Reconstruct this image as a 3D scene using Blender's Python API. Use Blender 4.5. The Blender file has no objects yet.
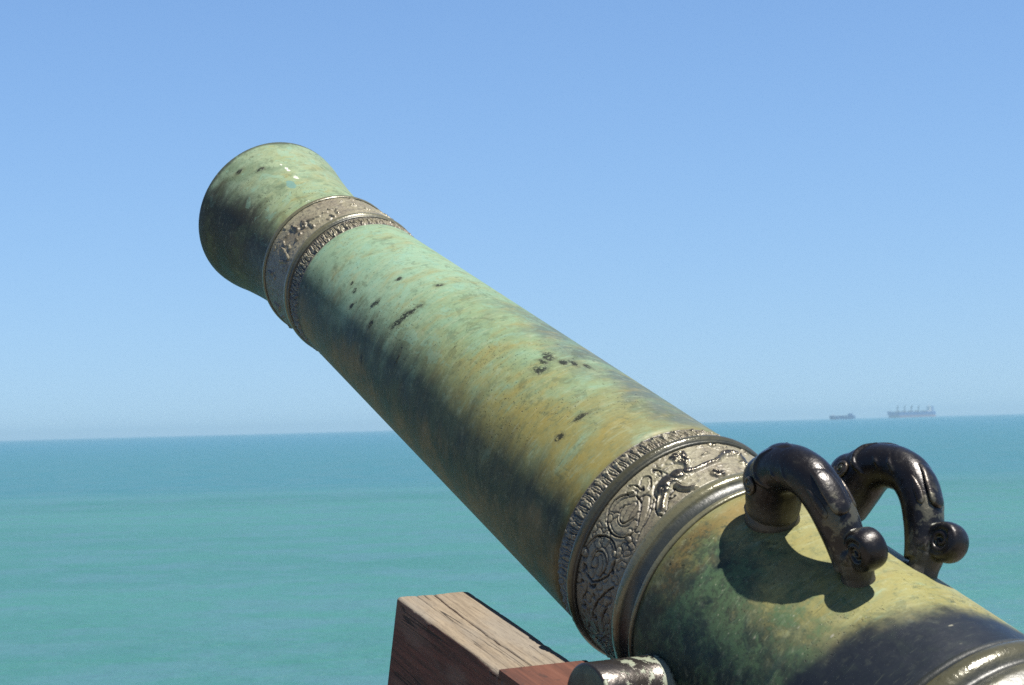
import bpy, math, random
import numpy as np
from mathutils import Vector, Matrix

random.seed(4)
rng = np.random.default_rng(7)
R = math.radians
scene = bpy.context.scene
col = scene.collection

# ------------------------------------------------------------------ frames
CAM_Z = 5.0                                    # camera height above the sea
CAM = np.array([0.0, 0.0, CAM_Z])
ROLL = math.atan2(27, 1024)
PITCH = 2.70 / 57.29578
FPX = 1782.4
# the gun: origin on the bore axis at the reinforce ring; X right, Y to the muzzle, Z up
GP = np.array([0.25233, 2.82907, -0.20471]) + CAM
GY = np.array([-0.47728, 0.77168, 0.42038]); GY /= np.linalg.norm(GY)
GX = np.cross(GY, [0, 0, 1.0]); GX /= np.linalg.norm(GX)
GZ = np.cross(GX, GY)
YAW = math.atan2(-GY[0], GY[1])                # heading about z
GUN = Matrix(((GX[0], GY[0], GZ[0], GP[0]), (GX[1], GY[1], GZ[1], GP[1]), (GX[2], GY[2], GZ[2], GP[2]), (0, 0, 0, 1)))
TERRACE_Z = CAM_Z - 1.52
SUN_AZ, SUN_EL = R(116), R(68)                  # azimuth from +Y towards +X


# ------------------------------------------------------------------ helpers
def link(o, parent=None):
    col.objects.link(o)
    if parent is not None:
        o.parent = parent
    return o


def tag(o, label=None, cat=None, group=None, kind=None):
    for k, v in (('label', label), ('category', cat), ('group', group), ('kind', kind)):
        if v:
            o[k] = v
    return o


def empty(name, loc=(0, 0, 0), rz=0.0):
    o = bpy.data.objects.new(name, None)
    o.location = loc
    o.rotation_euler = (0, 0, rz)
    o.empty_display_size = 0.2
    return link(o)


def mesh_obj(name, verts, faces, mats, parent=None, smooth=True, attrs=None, matidx=None):
    me = bpy.data.meshes.new(name)
    v = np.asarray(verts, dtype=np.float64)
    if isinstance(faces, np.ndarray):
        nf, k = faces.shape
        me.vertices.add(len(v)); me.vertices.foreach_set('co', v.astype(np.float32).ravel())
        me.loops.add(nf * k); me.loops.foreach_set('vertex_index', faces.astype(np.int32).ravel())
        me.polygons.add(nf)
        me.polygons.foreach_set('loop_start', np.arange(0, nf * k, k, dtype=np.int32))
        me.update(calc_edges=True)
    else:
        me.from_pydata(v.tolist(), [], faces)
    if attrs:
        for an, arr in attrs.items():
            a = me.attributes.new(an, 'FLOAT', 'POINT')
            a.data.foreach_set('value', np.asarray(arr, dtype=np.float32).ravel())
    for m in (mats if isinstance(mats, (list, tuple)) else [mats]):
        me.materials.append(m)
    if matidx is not None:
        me.polygons.foreach_set('material_index', np.asarray(matidx, dtype=np.int32))
    me.polygons.foreach_set('use_smooth', np.full(len(me.polygons), smooth))
    me.validate()
    me.update()
    return link(bpy.data.objects.new(name, me), parent)


def grid_faces(nr, nc):
    i = np.arange(nr - 1)[:, None] * nc + np.arange(nc - 1)[None, :]
    return np.stack([i, i + 1, i + nc + 1, i + nc], -1).reshape(-1, 4)


def vnoise(x, y, seed=0):
    """smooth 2-D value noise, 0..1"""
    r = np.random.default_rng(seed)
    T = r.random((64, 64))
    xi = np.floor(x).astype(int); yi = np.floor(y).astype(int)
    fx = x - xi; fy = y - yi
    fx = fx * fx * (3 - 2 * fx); fy = fy * fy * (3 - 2 * fy)
    g = lambda a, b: T[a % 64, b % 64]
    return (g(xi, yi) * (1 - fx) + g(xi + 1, yi) * fx) * (1 - fy) + (g(xi, yi + 1) * (1 - fx) + g(xi + 1, yi + 1) * fx) * fy


def fbm(x, y, seed=0, n=4):
    o = 0; a = 0.5; t = 0
    for k in range(n):
        o = o + a * vnoise(x * 2 ** k, y * 2 ** k, seed + k); t += a; a *= 0.5
    return o / t


def sstep(a, b, x):
    t = np.clip((x - a) / (b - a), 0, 1)
    return t * t * (3 - 2 * t)


def poly_dist(U, V, pts):
    d = np.full(U.shape, 1e9)
    if len(pts) == 1:
        pts = [pts[0], (pts[0][0] + 1e-5, pts[0][1])]
    for (x0, y0), (x1, y1) in zip(pts[:-1], pts[1:]):
        dx, dy = x1 - x0, y1 - y0
        L = dx * dx + dy * dy + 1e-12
        t = np.clip(((U - x0) * dx + (V - y0) * dy) / L, 0, 1)
        d = np.minimum(d, np.hypot(U - x0 - t * dx, V - y0 - t * dy))
    return d


def smooth_poly(pts, n=3):
    pts = list(pts)
    for _ in range(n if len(pts) > 2 else 0):
        q = [pts[0]]
        for a, b in zip(pts[:-1], pts[1:]):
            q.append((0.75 * a[0] + 0.25 * b[0], 0.75 * a[1] + 0.25 * b[1]))
            q.append((0.25 * a[0] + 0.75 * b[0], 0.25 * a[1] + 0.75 * b[1]))
        q.append(pts[-1]); pts = q
    return pts


# ------------------------------------------------------------------ node helper
class NT:
    def __init__(self, name, alb=0.41):
        self.alb = alb                             # overall reflectance of the surface
        self.m = bpy.data.materials.new(name)
        self.m.use_nodes = True
        self.t = self.m.node_tree
        self.b = self.t.nodes['Principled BSDF']
        self.out = self.t.nodes['Material Output']

    def n(self, typ, **kw):
        o = self.t.nodes.new(typ)
        for k, v in kw.items():
            setattr(o, k, v)
        return o

    def put(self, sock, v):
        if v is None:
            return
        if isinstance(v, bpy.types.NodeSocket):
            self.t.links.new(v, sock)
        elif isinstance(v, (tuple, list)) and len(v) == 3 and sock.type == 'RGBA':
            sock.default_value = (v[0] * self.alb, v[1] * self.alb, v[2] * self.alb, 1)
        else:
            sock.default_value = v

    def obj(self):
        return self.n('ShaderNodeTexCoord').outputs['Object']

    def geo(self):
        return self.n('ShaderNodeNewGeometry').outputs['Position']

    def attr(self, name):
        return self.n('ShaderNodeAttribute', attribute_name=name).outputs['Fac']

    def math(self, op, a, b=None, c=None, clamp=False):
        o = self.n('ShaderNodeMath', operation=op, use_clamp=clamp)
        for i, v in enumerate((a, b, c)):
            self.put(o.inputs[i], v)
        return o.outputs[0]

    def add(self, a, b): return self.math('ADD', a, b)
    def mul(self, a, b): return self.math('MULTIPLY', a, b)

    def xyz(self, x, y, z=0.0):
        o = self.n('ShaderNodeCombineXYZ')
        for i, v in enumerate((x, y, z)):
            self.put(o.inputs[i], v)
        return o.outputs[0]

    def sep(self, v):
        o = self.n('ShaderNodeSeparateXYZ'); self.put(o.inputs[0], v)
        return o.outputs

    def scale(self, v, s):
        o = self.n('ShaderNodeMapping'); self.put(o.inputs['Vector'], v); o.inputs['Scale'].default_value = s
        return o.outputs[0]

    def noise(self, v, s, d=4, r=0.55, dist=0.0, col=False):
        o = self.n('ShaderNodeTexNoise')
        self.put(o.inputs['Vector'], v)
        o.inputs['Scale'].default_value = s; o.inputs['Detail'].default_value = d
        o.inputs['Roughness'].default_value = r; o.inputs['Distortion'].default_value = dist
        return o.outputs['Color' if col else 'Fac']

    def voro(self, v, s, rnd=1.0, feature='F1'):
        o = self.n('ShaderNodeTexVoronoi', feature=feature)
        self.put(o.inputs['Vector'], v); o.inputs['Scale'].default_value = s; o.inputs['Randomness'].default_value = rnd
        return o.outputs['Distance']

    def rng(self, v, a, b, c=0.0, d=1.0, smooth=True):
        o = self.n('ShaderNodeMapRange', interpolation_type='SMOOTHSTEP' if smooth else 'LINEAR')
        self.put(o.inputs[0], v)
        for i, q in enumerate((a, b, c, d)):
            o.inputs[i + 1].default_value = q
        return o.outputs[0]

    def mix(self, f, a, b, mode='MIX'):
        o = self.n('ShaderNodeMix', data_type='RGBA', blend_type=mode)
        self.put(o.inputs[0], f); self.put(o.inputs[6], a); self.put(o.inputs[7], b)
        return o.outputs[2]

    def ramp(self, f, stops):
        o = self.n('ShaderNodeValToRGB')
        cr = o.color_ramp
        while len(cr.elements) < len(stops):
            cr.elements.new(0.5)
        for e, (p, c) in zip(cr.elements, sorted(stops, key=lambda q: q[0])):
            e.position = p; e.color = (c[0] * self.alb, c[1] * self.alb, c[2] * self.alb, 1)
        self.put(o.inputs[0], f)
        return o.outputs[0]

    def bump(self, h, dist=0.001, strength=1.0, normal=None):
        o = self.n('ShaderNodeBump')
        o.inputs['Strength'].default_value = strength; o.inputs['Distance'].default_value = dist
        self.put(o.inputs['Height'], h)
        if normal is not None:
            self.put(o.inputs['Normal'], normal)
        return o.outputs[0]

    def done(self, color=None, rough=None, metal=None, normal=None, spec=None, **kw):
        b = self.b
        self.put(b.inputs['Base Color'], color); self.put(b.inputs['Roughness'], rough)
        self.put(b.inputs['Metallic'], metal); self.put(b.inputs['Normal'], normal)
        self.put(b.inputs['Specular IOR Level'], spec)
        for k, v in kw.items():
            self.put(b.inputs[k], v)
        return self.m


def srgb(r, g, b):
    f = lambda c: (c / 255 / 12.92) if c / 255 <= 0.04045 else ((c / 255 + 0.055) / 1.055) ** 2.4
    return (f(r), f(g), f(b))


def plain(name, c, rough=0.6, metal=0.0, var=0.15, s=3.0):
    k = NT(name)
    n = k.noise(k.obj(), s, 5)
    c2 = tuple(x * (1 - var) for x in c); c3 = tuple(min(1, x * (1 + var)) for x in c)
    return k.done(k.ramp(n, [(0.3, c2), (0.7, c3)]), rough, metal)
S2= [('g', 3, [(48.69, -0.0379), (52.26, -0.0226), (58.14, -0.0153), (63.12, -0.0224), (67.59, -0.0364), (68.91, -0.0539), (67.57, -0.0749), (63.03, -0.09), (58.15, -0.0884), (52.8, -0.0724), (49.2, -0.0609), (48.52, -0.046)]), ('g', 2.5, [(55.13, -0.0408), (59.04, -0.0417), (61.82, -0.0512), (62.26, -0.0615), (57.7, -0.0703), (53.51, -0.0709)]), ('r', 6, [(50.78, -0.047), (54.0, -0.0341), (59.4, -0.0291), (65.27, -0.0457), (65.41, -0.0679), (61.35, -0.0797), (58.86, -0.079)]), ('r', 5, [(52.41, -0.0535), (57.43, -0.0564), (59.71, -0.0587)]), ('g', 2.5, [(48.18, -0.0531), (44.28, -0.0573), (40.87, -0.0523), (39.0, -0.0394)]), ('g', 2.5, [(47.27, -0.0188), (44.77, -0.0293), (45.24, -0.0402)]), ('g', 3, [(45.23, -0.0763), (49.63, -0.0898), (54.79, -0.0972), (58.99, -0.0986), (63.56, -0.1042)]), ('g', 3, [(43.67, -0.0944), (47.35, -0.1043), (48.76, -0.1124)]), ('r', 6, [(46.67, -0.0635), (51.48, -0.0797), (55.58, -0.0876), (59.34, -0.0916)]), ('g', 3, [(93.2, -0.0513), (92.11, -0.0283), (86.91, -0.0157), (80.89, -0.0136), (75.15, -0.0221), (71.01, -0.0417), (70.62, -0.0636), (73.18, -0.0778), (77.79, -0.0886), (83.68, -0.086), (88.95, -0.0727), (93.2, -0.0513)]), ('g', 2.5, [(87.89, -0.0398), (82.96, -0.0359), (79.01, -0.0409), (77.58, -0.055), (80.0, -0.0697), (84.07, -0.0737), (88.82, -0.0637)]), ('r', 6, [(90.45, -0.0436), (85.74, -0.0283), (79.93, -0.0248), (74.1, -0.0417), (73.91, -0.0631), (78.4, -0.0798), (84.14, -0.0782)]), ('r', 5, [(81.16, -0.0524), (83.92, -0.0598), (87.45, -0.0574)]), ('r', 4, [(69.29, -0.018), (69.79, -0.0227)]), ('r', 3, [(74.53, -0.0184), (69.44, -0.0327), (68.86, -0.0439)]), ('r', 5, [(69.3, -0.0869), (69.71, -0.0943)]), ('r', 4, [(66.61, -0.0935), (67.32, -0.104)]), ('r', 4, [(71.79, -0.0964), (70.35, -0.1027)]), ('r', 4, [(78.77, -0.0971), (76.33, -0.0977), (75.94, -0.1075)]), ('g', 3, [(87.95, -0.1018), (95.4, -0.0804), (101.92, -0.0659), (106.41, -0.0595), (111.68, -0.0547), (115.13, -0.0607), (118.97, -0.0653), (127.47, -0.0597)]), ('r', 7, [(94.31, -0.0966), (100.55, -0.0787), (105.75, -0.0728)]), ('g', 2.5, [(95.51, -0.0357), (99.3, -0.0424), (106.42, -0.0253), (107.44, -0.0342)]), ('g', 2.5, [(115.78, -0.0235), (121.25, -0.0255)]), ('r', 5, [(101.38, -0.0251), (103.55, -0.0321)]), ('r', 6, [(104.74, -0.0974), (111.3, -0.0995), (119.43, -0.096)]), ('g', 2.5, [(99.22, -0.096), (105.42, -0.0842), (111.06, -0.0819)]), ('R', 13, [(38.64, -0.0743), (35.57, -0.0661), (28.33, -0.065)]), ('R', 10, [(28.33, -0.065), (23.95, -0.0687)]), ('R', 6, [(23.95, -0.0687), (19.58, -0.0723), (13.8, -0.069), (6.84, -0.0654)]), ('R', 4.5, [(40.17, -0.075), (46.3, -0.0947), (47.14, -0.1057)]), ('R', 5, [(38.3, -0.081), (42.61, -0.0921), (45.61, -0.1034)]), ('N', 14, [(22.08, -0.0303), (20.35, -0.0407)]), ('N', 9, [(18.22, -0.024), (21.33, -0.0518)]), ('R', 5, [(32.91, -0.0828), (32.32, -0.0985), (27.63, -0.1089)]), ('N', 11, [(14.5, -0.0988), (13.37, -0.1034)]), ('R', 5, [(6.97, -0.0652), (1.3, -0.0513), (-6.24, -0.0424), (-9.18, -0.0462), (-6.83, -0.0704), (-4.5, -0.0883)]), ('N', 10, [(-0.95, -0.0493), (-7.99, -0.0472)]), ('N', 7, [(-3.64, -0.08), (-3.97, -0.0846)]), ('g', 2.5, [(35.14, -0.0303), (32.58, -0.0307), (32.61, -0.0407), (34.11, -0.0466), (35.99, -0.0428)]), ('g', 2.5, [(44.51, -0.0351), (40.16, -0.0238), (37.49, -0.0306), (38.88, -0.0437), (42.37, -0.0511)]), ('r', 4, [(33.16, -0.0547), (32.63, -0.0458), (33.54, -0.0397)]), ('N', 4, [(10.12, -0.0431), (6.97, -0.0405)]), ('N', 4, [(-0.81, -0.0293), (-6.42, -0.0251)]), ('N', 5, [(1.14, -0.0174), (-0.23, -0.0236)]), ('N', 4, [(-17.36, 0.0033)]), ('N', 3, [(8.2, -0.0172), (5.6, -0.0174)])]
S1= [('N', 9, [(52.45, 1.3036), (51.94, 1.2851)]), ('N', 9, [(44.18, 1.2909), (45.78, 1.2745)]), ('N', 7, [(53.19, 1.2626), (57.46, 1.2595)]), ('N', 6, [(42.05, 1.2693), (41.84, 1.2501)]), ('R', 3.5, [(42.45, 1.2836), (37.55, 1.2776), (32.09, 1.2722)]), ('N', 5, [(27.62, 1.2783), (25.33, 1.2757)]), ('N', 5, [(25.42, 1.2549), (24.33, 1.2415)]), ('N', 5, [(18.65, 1.2677), (20.21, 1.2503)]), ('N', 4, [(22.13, 1.2869), (20.88, 1.2783)]), ('N', 6, [(70.4, 1.29), (71.21, 1.2663)]), ('N', 5, [(65.44, 1.2694), (66.44, 1.2616)]), ('R', 5, [(71.21, 1.2663), (73.32, 1.2475)]), ('N', 5, [(79.38, 1.2779), (76.47, 1.2514)]), ('N', 5, [(93.48, 1.3168), (92.56, 1.3001)]), ('g', 2.5, [(95.8, 1.3245), (98.64, 1.2975), (99.1, 1.2627)]), ('N', 5, [(116.65, 1.2968), (117.14, 1.2719)]), ('N', 4, [(92.8, 1.3175), (91.89, 1.3008)]), ('N', 4, [(7.93, 1.3091), (4.63, 1.3129)]), ('N', 5, [(-6.06, 1.2643), (-8.24, 1.2569)]), ('N', 4, [(2.47, 1.2858), (-0.78, 1.2812)]), ('R', 3, [(58.9, 1.2994), (64.93, 1.3006), (66.94, 1.2849)])]
HAZE_TOP, HAZE_D, HAZE_C = 60.0, 1.3e-4, (0.345, 0.485, 0.575, 1)
PLANK_Y = -0.107
# ------------------------------------------------------------------ materials
def mat_patina():
    k = NT('bronze_patina', 0.5)
    P = k.obj(); A = k.attr('ang'); S = k.attr('ax')          # angle from the crown (deg, + to the left), distance along the bore
    nA = k.noise(P, 4.5, 6, 0.6); nB = k.noise(P, 13, 6, 0.62); nC = k.noise(P, 55, 5, 0.65)
    # rub marks run round the barrel, a little aslant
    sv = k.xyz(k.add(k.mul(A, 0.035), k.mul(S, 4.0)), k.mul(S, 26.0), 0.0)
    st = k.noise(sv, 1.0, 6, 0.65, 0.35)
    sv2 = k.xyz(k.add(k.mul(A, 0.07), k.mul(S, 14.0)), k.mul(S, 110.0), 3.0)
    st2 = k.noise(sv2, 1.0, 4, 0.6, 0.2)
    # tarnish colours along the gun
    warp = k.mul(k.math('SUBTRACT', nA, 0.5), 0.55)
    warp2 = k.mul(k.math('SUBTRACT', nB, 0.5), 0.22)
    sw = k.rng(k.add(k.add(S, warp), warp2), -0.9, 1.7, 0, 1, False)
    f = lambda s: (s + 0.9) / 2.6
    base = k.ramp(sw, [(f(-0.8), (0.18, 0.19, 0.10)), (f(-0.45), (0.33, 0.31, 0.12)), (f(-0.2), (0.30, 0.28, 0.12)), (f(0.05), (0.245, 0.225, 0.090)),
                       (f(0.3), (0.235, 0.265, 0.120)), (f(0.6), (0.235, 0.335, 0.185)), (f(0.9), (0.28, 0.42, 0.28)), (f(1.15), (0.27, 0.40, 0.25)),
                       (f(1.35), (0.30, 0.36, 0.17)), (f(1.65), (0.27, 0.36, 0.24))])
    # verdigris clouds and ochre streaks
    ochre_zone = k.rng(k.add(A, k.mul(k.math('SUBTRACT', st, 0.5), 90)), 22, 58)  # ochre stain, setting in to the left of the crown
    ban = k.mul(k.rng(S, 0.95, 0.25), k.rng(S, -0.15, 0.05))
    c = k.mix(k.mul(k.mul(ochre_zone, ban), 0.6), base, (0.33, 0.27, 0.07))
    gb = k.mul(k.rng(k.add(A, k.mul(k.math('SUBTRACT', nB, 0.5), 60)), 20, -12), k.mul(k.rng(S, 0.85, 0.45), k.rng(S, 0.02, 0.10)))
    c = k.mix(k.mul(gb, 0.85), c, (0.10, 0.135, 0.13))
    c = k.mix(k.mul(k.rng(st, 0.46, 0.72), 0.55), c, (0.31, 0.25, 0.075))
    c = k.mix(k.mul(k.rng(st, 0.45, 0.30), 0.45), c, (0.23, 0.40, 0.29))
    c = k.mix(k.mul(k.rng(nB, 0.48, 0.70), 0.38), c, (0.20, 0.36, 0.24))
    c = k.mix(k.mul(k.rng(st2, 0.50, 0.74), 0.32), c, (0.15, 0.24, 0.17))
    c = k.mix(k.mul(k.rng(st2, 0.47, 0.3), 0.3), c, (0.40, 0.46, 0.30))
    # flanks: blue-black tarnish plus painted shade; belly: bare brown bronze plus painted warm bounce
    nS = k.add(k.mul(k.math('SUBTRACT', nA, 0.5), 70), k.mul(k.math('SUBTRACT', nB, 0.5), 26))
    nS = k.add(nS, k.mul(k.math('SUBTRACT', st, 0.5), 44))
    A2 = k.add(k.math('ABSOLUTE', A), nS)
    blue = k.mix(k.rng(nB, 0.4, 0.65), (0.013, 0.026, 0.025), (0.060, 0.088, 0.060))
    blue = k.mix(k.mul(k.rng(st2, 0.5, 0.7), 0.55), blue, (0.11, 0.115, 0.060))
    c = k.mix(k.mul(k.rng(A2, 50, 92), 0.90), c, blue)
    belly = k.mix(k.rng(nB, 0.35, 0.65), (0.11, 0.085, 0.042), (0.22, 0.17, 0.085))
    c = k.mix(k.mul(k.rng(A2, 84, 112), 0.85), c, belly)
    mz = k.mul(k.rng(S, 1.30, 1.42), k.rng(k.add(A, nS), 52, 80))
    c = k.mix(k.mul(mz, 0.8), c, k.mix(nB, (0.020, 0.022, 0.018), (0.075, 0.062, 0.038)))
    c = k.mix(k.mul(k.mul(k.rng(S, 1.33, 1.40), k.rng(nB, 0.52, 0.64)), 0.5), c, (0.13, 0.17, 0.09))
    c = k.mix(k.mul(k.rng(k.add(S, k.mul(k.math('SUBTRACT', nB, 0.5), 0.02)), 1.664, 1.674), 0.8), c, (0.045, 0.05, 0.04))
    # the worn blue-black patch and mottling in front of the rear mouldings
    rf = k.rng(S, -0.165, -0.20)
    mott = k.mul(rf, k.rng(k.add(k.add(nA, k.mul(nC, 0.5)), k.mul(A, 0.0035)), 0.86, 1.1))
    c = k.mix(k.mul(mott, 0.85), c, (0.035, 0.055, 0.045))
    gr = k.noise(P, 95, 8, 0.74)
    v2 = k.noise(k.scale(P, (1, 0.85, 1)), 21, 9, 0.72, 0.3)
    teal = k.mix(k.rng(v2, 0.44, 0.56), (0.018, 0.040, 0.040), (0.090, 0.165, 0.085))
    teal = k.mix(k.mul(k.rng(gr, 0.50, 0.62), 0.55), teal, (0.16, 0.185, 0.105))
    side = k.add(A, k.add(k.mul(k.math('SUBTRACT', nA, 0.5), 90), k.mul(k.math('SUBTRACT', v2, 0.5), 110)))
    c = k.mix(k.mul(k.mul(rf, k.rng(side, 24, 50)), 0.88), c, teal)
    ru = k.mul(k.rng(k.add(S, k.mul(k.math('SUBTRACT', nB, 0.5), 0.10)), -0.245, -0.205), rf)
    c = k.mix(k.mul(k.mul(ru, k.rng(A, 95, 55)), 0.7), c, k.mix(nB, (0.20, 0.115, 0.035), (0.33, 0.24, 0.075)))
    ck_ = k.mul(k.rng(k.voro(k.scale(P, (85, 110, 85)), 1.0), 0.20, 0.08), k.rng(v2, 0.50, 0.58))
    c = k.mix(k.mul(k.mul(ck_, rf), 0.7), c, (0.42, 0.42, 0.29))
    c = k.mix(k.mul(k.mul(k.mul(rf, k.rng(A, 66, 34)), k.rng(nB, 0.50, 0.64)), 0.45), c, (0.30, 0.21, 0.075))
    c = k.mix(k.mul(k.mul(rf, k.rng(k.add(k.add(gr, k.mul(nA, 0.6)), k.rng(A, 5, 70, -0.10, 0.07, False)), 0.80, 0.94)), 0.65), c, (0.030, 0.050, 0.038))
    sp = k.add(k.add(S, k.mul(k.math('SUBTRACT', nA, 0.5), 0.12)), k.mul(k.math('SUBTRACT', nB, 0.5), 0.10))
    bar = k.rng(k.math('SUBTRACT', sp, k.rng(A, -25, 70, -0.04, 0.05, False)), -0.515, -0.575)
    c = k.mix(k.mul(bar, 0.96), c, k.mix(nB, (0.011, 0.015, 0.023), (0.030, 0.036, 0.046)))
    # pale chips on that patch
    ch = k.mul(k.rng(k.voro(k.scale(P, (30, 60, 30)), 1.0), 0.15, 0.06), k.rng(nB, 0.53, 0.58))
    ch = k.mul(ch, k.rng(S, -0.3, -0.45))
    c = k.mix(ch, c, (0.42, 0.40, 0.30))
    # grain
    c = k.mix(k.mul(k.rng(nC, 0.52, 0.70), 0.35), c, (0.10, 0.14, 0.08))
    c = k.mix(k.mul(k.rng(gr, 0.54, 0.68), 0.30), c, (0.10, 0.13, 0.075))
    c = k.mix(k.mul(k.rng(nC, 0.45, 0.28), 0.25), c, (0.42, 0.46, 0.30))
    vg = k.noise(k.scale(P, (1, 0.8, 1)), 24, 8, 0.7, 0.5)
    c = k.mix(k.mul(k.mul(k.rng(vg, 0.565, 0.585), k.mul(k.rng(k.math('ABSOLUTE', A), 95, 60), k.rng(S, 0.25, 0.75, 0.10, 1.0))), 0.36), c, (0.25, 0.44, 0.33))
    c = k.mix(k.mul(k.rng(vg, 0.43, 0.395), 0.34), c, (0.075, 0.10, 0.058))
    sc_ = k.noise(k.xyz(k.add(k.mul(A, 0.12), k.mul(S, 40.0)), k.mul(S, 300.0), 7.0), 1.0, 3, 0.5)
    c = k.mix(k.mul(k.rng(sc_, 0.64, 0.70), 0.35), c, (0.38, 0.42, 0.27))
    c = k.mix(k.mul(k.rng(sc_, 0.35, 0.30), 0.45), c, (0.06, 0.08, 0.05))
    pep = k.noise(P, 210, 4, 0.7)
    pz = k.noise(k.scale(P, (1, 0.7, 1)), 5.5, 4, 0.6)
    c = k.mix(k.mul(k.mul(k.rng(pep, 0.60, 0.68), k.rng(k.add(pz, k.rng(A, 15, 75, -0.04, 0.08, False)), 0.44, 0.58)), 0.8), c, (0.035, 0.045, 0.028))
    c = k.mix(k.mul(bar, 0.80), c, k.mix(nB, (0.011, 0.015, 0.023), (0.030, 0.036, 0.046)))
    c = k.mix(k.mul(ch, bar), c, (0.30, 0.29, 0.22))
    c = k.mix(1.0, c, k.mix(k.noise(P, 330, 3, 0.7), (1.7, 1.7, 1.7), (2.3, 2.3, 2.3)), 'MULTIPLY')
    # pits: scattered small ones, in clusters
    dv_ = k.n('ShaderNodeVectorMath', operation='MULTIPLY_ADD'); k.put(dv_.inputs[0], k.noise(P, 110, 3, 0.6, col=True)); dv_.inputs[1].default_value = (0.014, 0.014, 0.014); k.put(dv_.inputs[2], P)
    PD = dv_.outputs[0]
    pv = k.voro(k.scale(PD, (75, 60, 75)), 1.0)
    pit = k.mul(k.rng(pv, 0.22, 0.08), k.rng(k.noise(P, 9, 3, 0.5), 0.58, 0.70))
    pv2 = k.voro(k.scale(PD, (150, 120, 150)), 1.0)
    pit2 = k.mul(k.rng(pv2, 0.24, 0.08), k.rng(k.noise(k.scale(P, (1, 1.4, 1)), 6, 3, 0.5), 0.52, 0.62))
    pits = k.math('MAXIMUM', pit, pit2)
    # the larger scars, each at its own place (deg, m, half length round, half width along, tilt)
    wob = k.mul(k.math('SUBTRACT', k.noise(P, 80, 4, 0.65), 0.5), 2.8)
    scar = None
    for (a0, s0, la, ls, tl) in [(51.0, 0.76, 0.034, 0.009, 0.22), (56.8, 0.868, 0.011, 0.007, 0.2), (68.7, 0.841, 0.014, 0.006, 0.1),
                                 (94.4, 0.833, 0.010, 0.006, 0.0), (26.5, 0.364, 0.012, 0.014, 0.0), (15.2, 0.397, 0.010, 0.018, 0.3),
                                 (21.0, 0.385, 0.006, 0.010, 0.0), (12.0, 0.36, 0.007, 0.011, 0.0), (56.3, 0.983, 0.005, 0.004, 0.0),
                                 (58.7, 0.957, 0.006, 0.005, 0.0), (68.0, 0.935, 0.007, 0.005, 0.3), (33.5, 0.878, 0.007, 0.006, 0.0),
                                 (18.2, 0.788, 0.010, 0.006, 0.2), (49.4, 0.182, 0.008, 0.007, 0.0), (34.9, 0.189, 0.012, 0.006, 0.2),
                                 (45.9, 1.623, 0.010, 0.006, 0.0), (33.0, 1.585, 0.009, 0.007, 0.0), (75, 0.70, 0.012, 0.004, 0.1), (8, 0.35, 0.006, 0.014, 0.0), (3, 0.33, 0.005, 0.012, 0.0)]:
        du = k.mul(k.math('SUBTRACT', A, a0), 0.0031)
        dv = k.math('SUBTRACT', S, s0)
        u = k.mul(k.add(du, k.mul(dv, tl)), 1 / la); v = k.mul(k.math('SUBTRACT', dv, k.mul(du, tl)), 1 / ls)
        q = k.add(k.math('SQRT', k.add(k.mul(u, u), k.mul(v, v))), wob)
        hq = k.rng(q, 2.3, 0.9); halo = hq if scar is None else k.math('MAXIMUM', halo, hq)
        q = k.rng(q, 1.15, 0.70)
        scar = q if scar is None else k.math('MAXIMUM', scar, q)
    dark = k.math('MAXIMUM', k.mul(pits, 0.75), k.mul(scar, k.rng(k.noise(P, 160, 3, 0.6), 0.36, 0.5)))
    c = k.mix(k.mul(k.mul(halo, k.rng(gr, 0.38, 0.58)), 0.55), c, (0.095, 0.10, 0.055))
    c = k.mix(k.mul(dark, 0.9), c, (0.020, 0.022, 0.016))
    # one turquoise fleck and white droppings near the muzzle
    du = k.mul(k.math('SUBTRACT', A, 24.4), 0.0028); dv = k.math('SUBTRACT', S, 1.478)
    q = k.add(k.math('SQRT', k.add(k.mul(k.mul(du, du), 1 / 0.011 ** 2), k.mul(k.mul(dv, dv), 1 / 0.021 ** 2))), k.mul(k.math('SUBTRACT', nC, 0.5), 1.6))
    c = k.mix(k.mul(k.rng(q, 1.05, 0.8), 0.8), c, (0.15, 0.30, 0.27))
    for (a0, s0, la, ls) in [(15.5, 1.500, 0.005, 0.008), (16.3, 1.545, 0.003, 0.010), (17.5, 1.57, 0.0025, 0.005), (26.5, 1.374, 0.007, 0.003)]:
        du = k.mul(k.math('SUBTRACT', A, a0), 0.0028); dv = k.math('SUBTRACT', S, s0)
        q = k.add(k.math('SQRT', k.add(k.mul(k.mul(du, du), 1 / la ** 2), k.mul(k.mul(dv, dv), 1 / ls ** 2))), k.mul(k.math('SUBTRACT', k.noise(P, 95, 4, 0.6), 0.5), 6.0))
        c = k.mix(k.mul(k.rng(q, 0.80, 0.45), 0.85), c, (0.80, 0.80, 0.72))
    rough = k.rng(nB, 0.3, 0.7, 0.40, 0.56)
    rough = k.math('SUBTRACT', rough, k.mul(bar, 0.12))
    h = k.add(k.add(k.mul(nB, 0.5), k.mul(nC, 0.35)), k.mul(st2, 0.25))
    h = k.math('SUBTRACT', h, k.mul(dark, 0.9))
    nrm = k.bump(h, 0.0022, 0.55)
    return k.done(c, rough, 0.04, nrm, 0.14)


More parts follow.
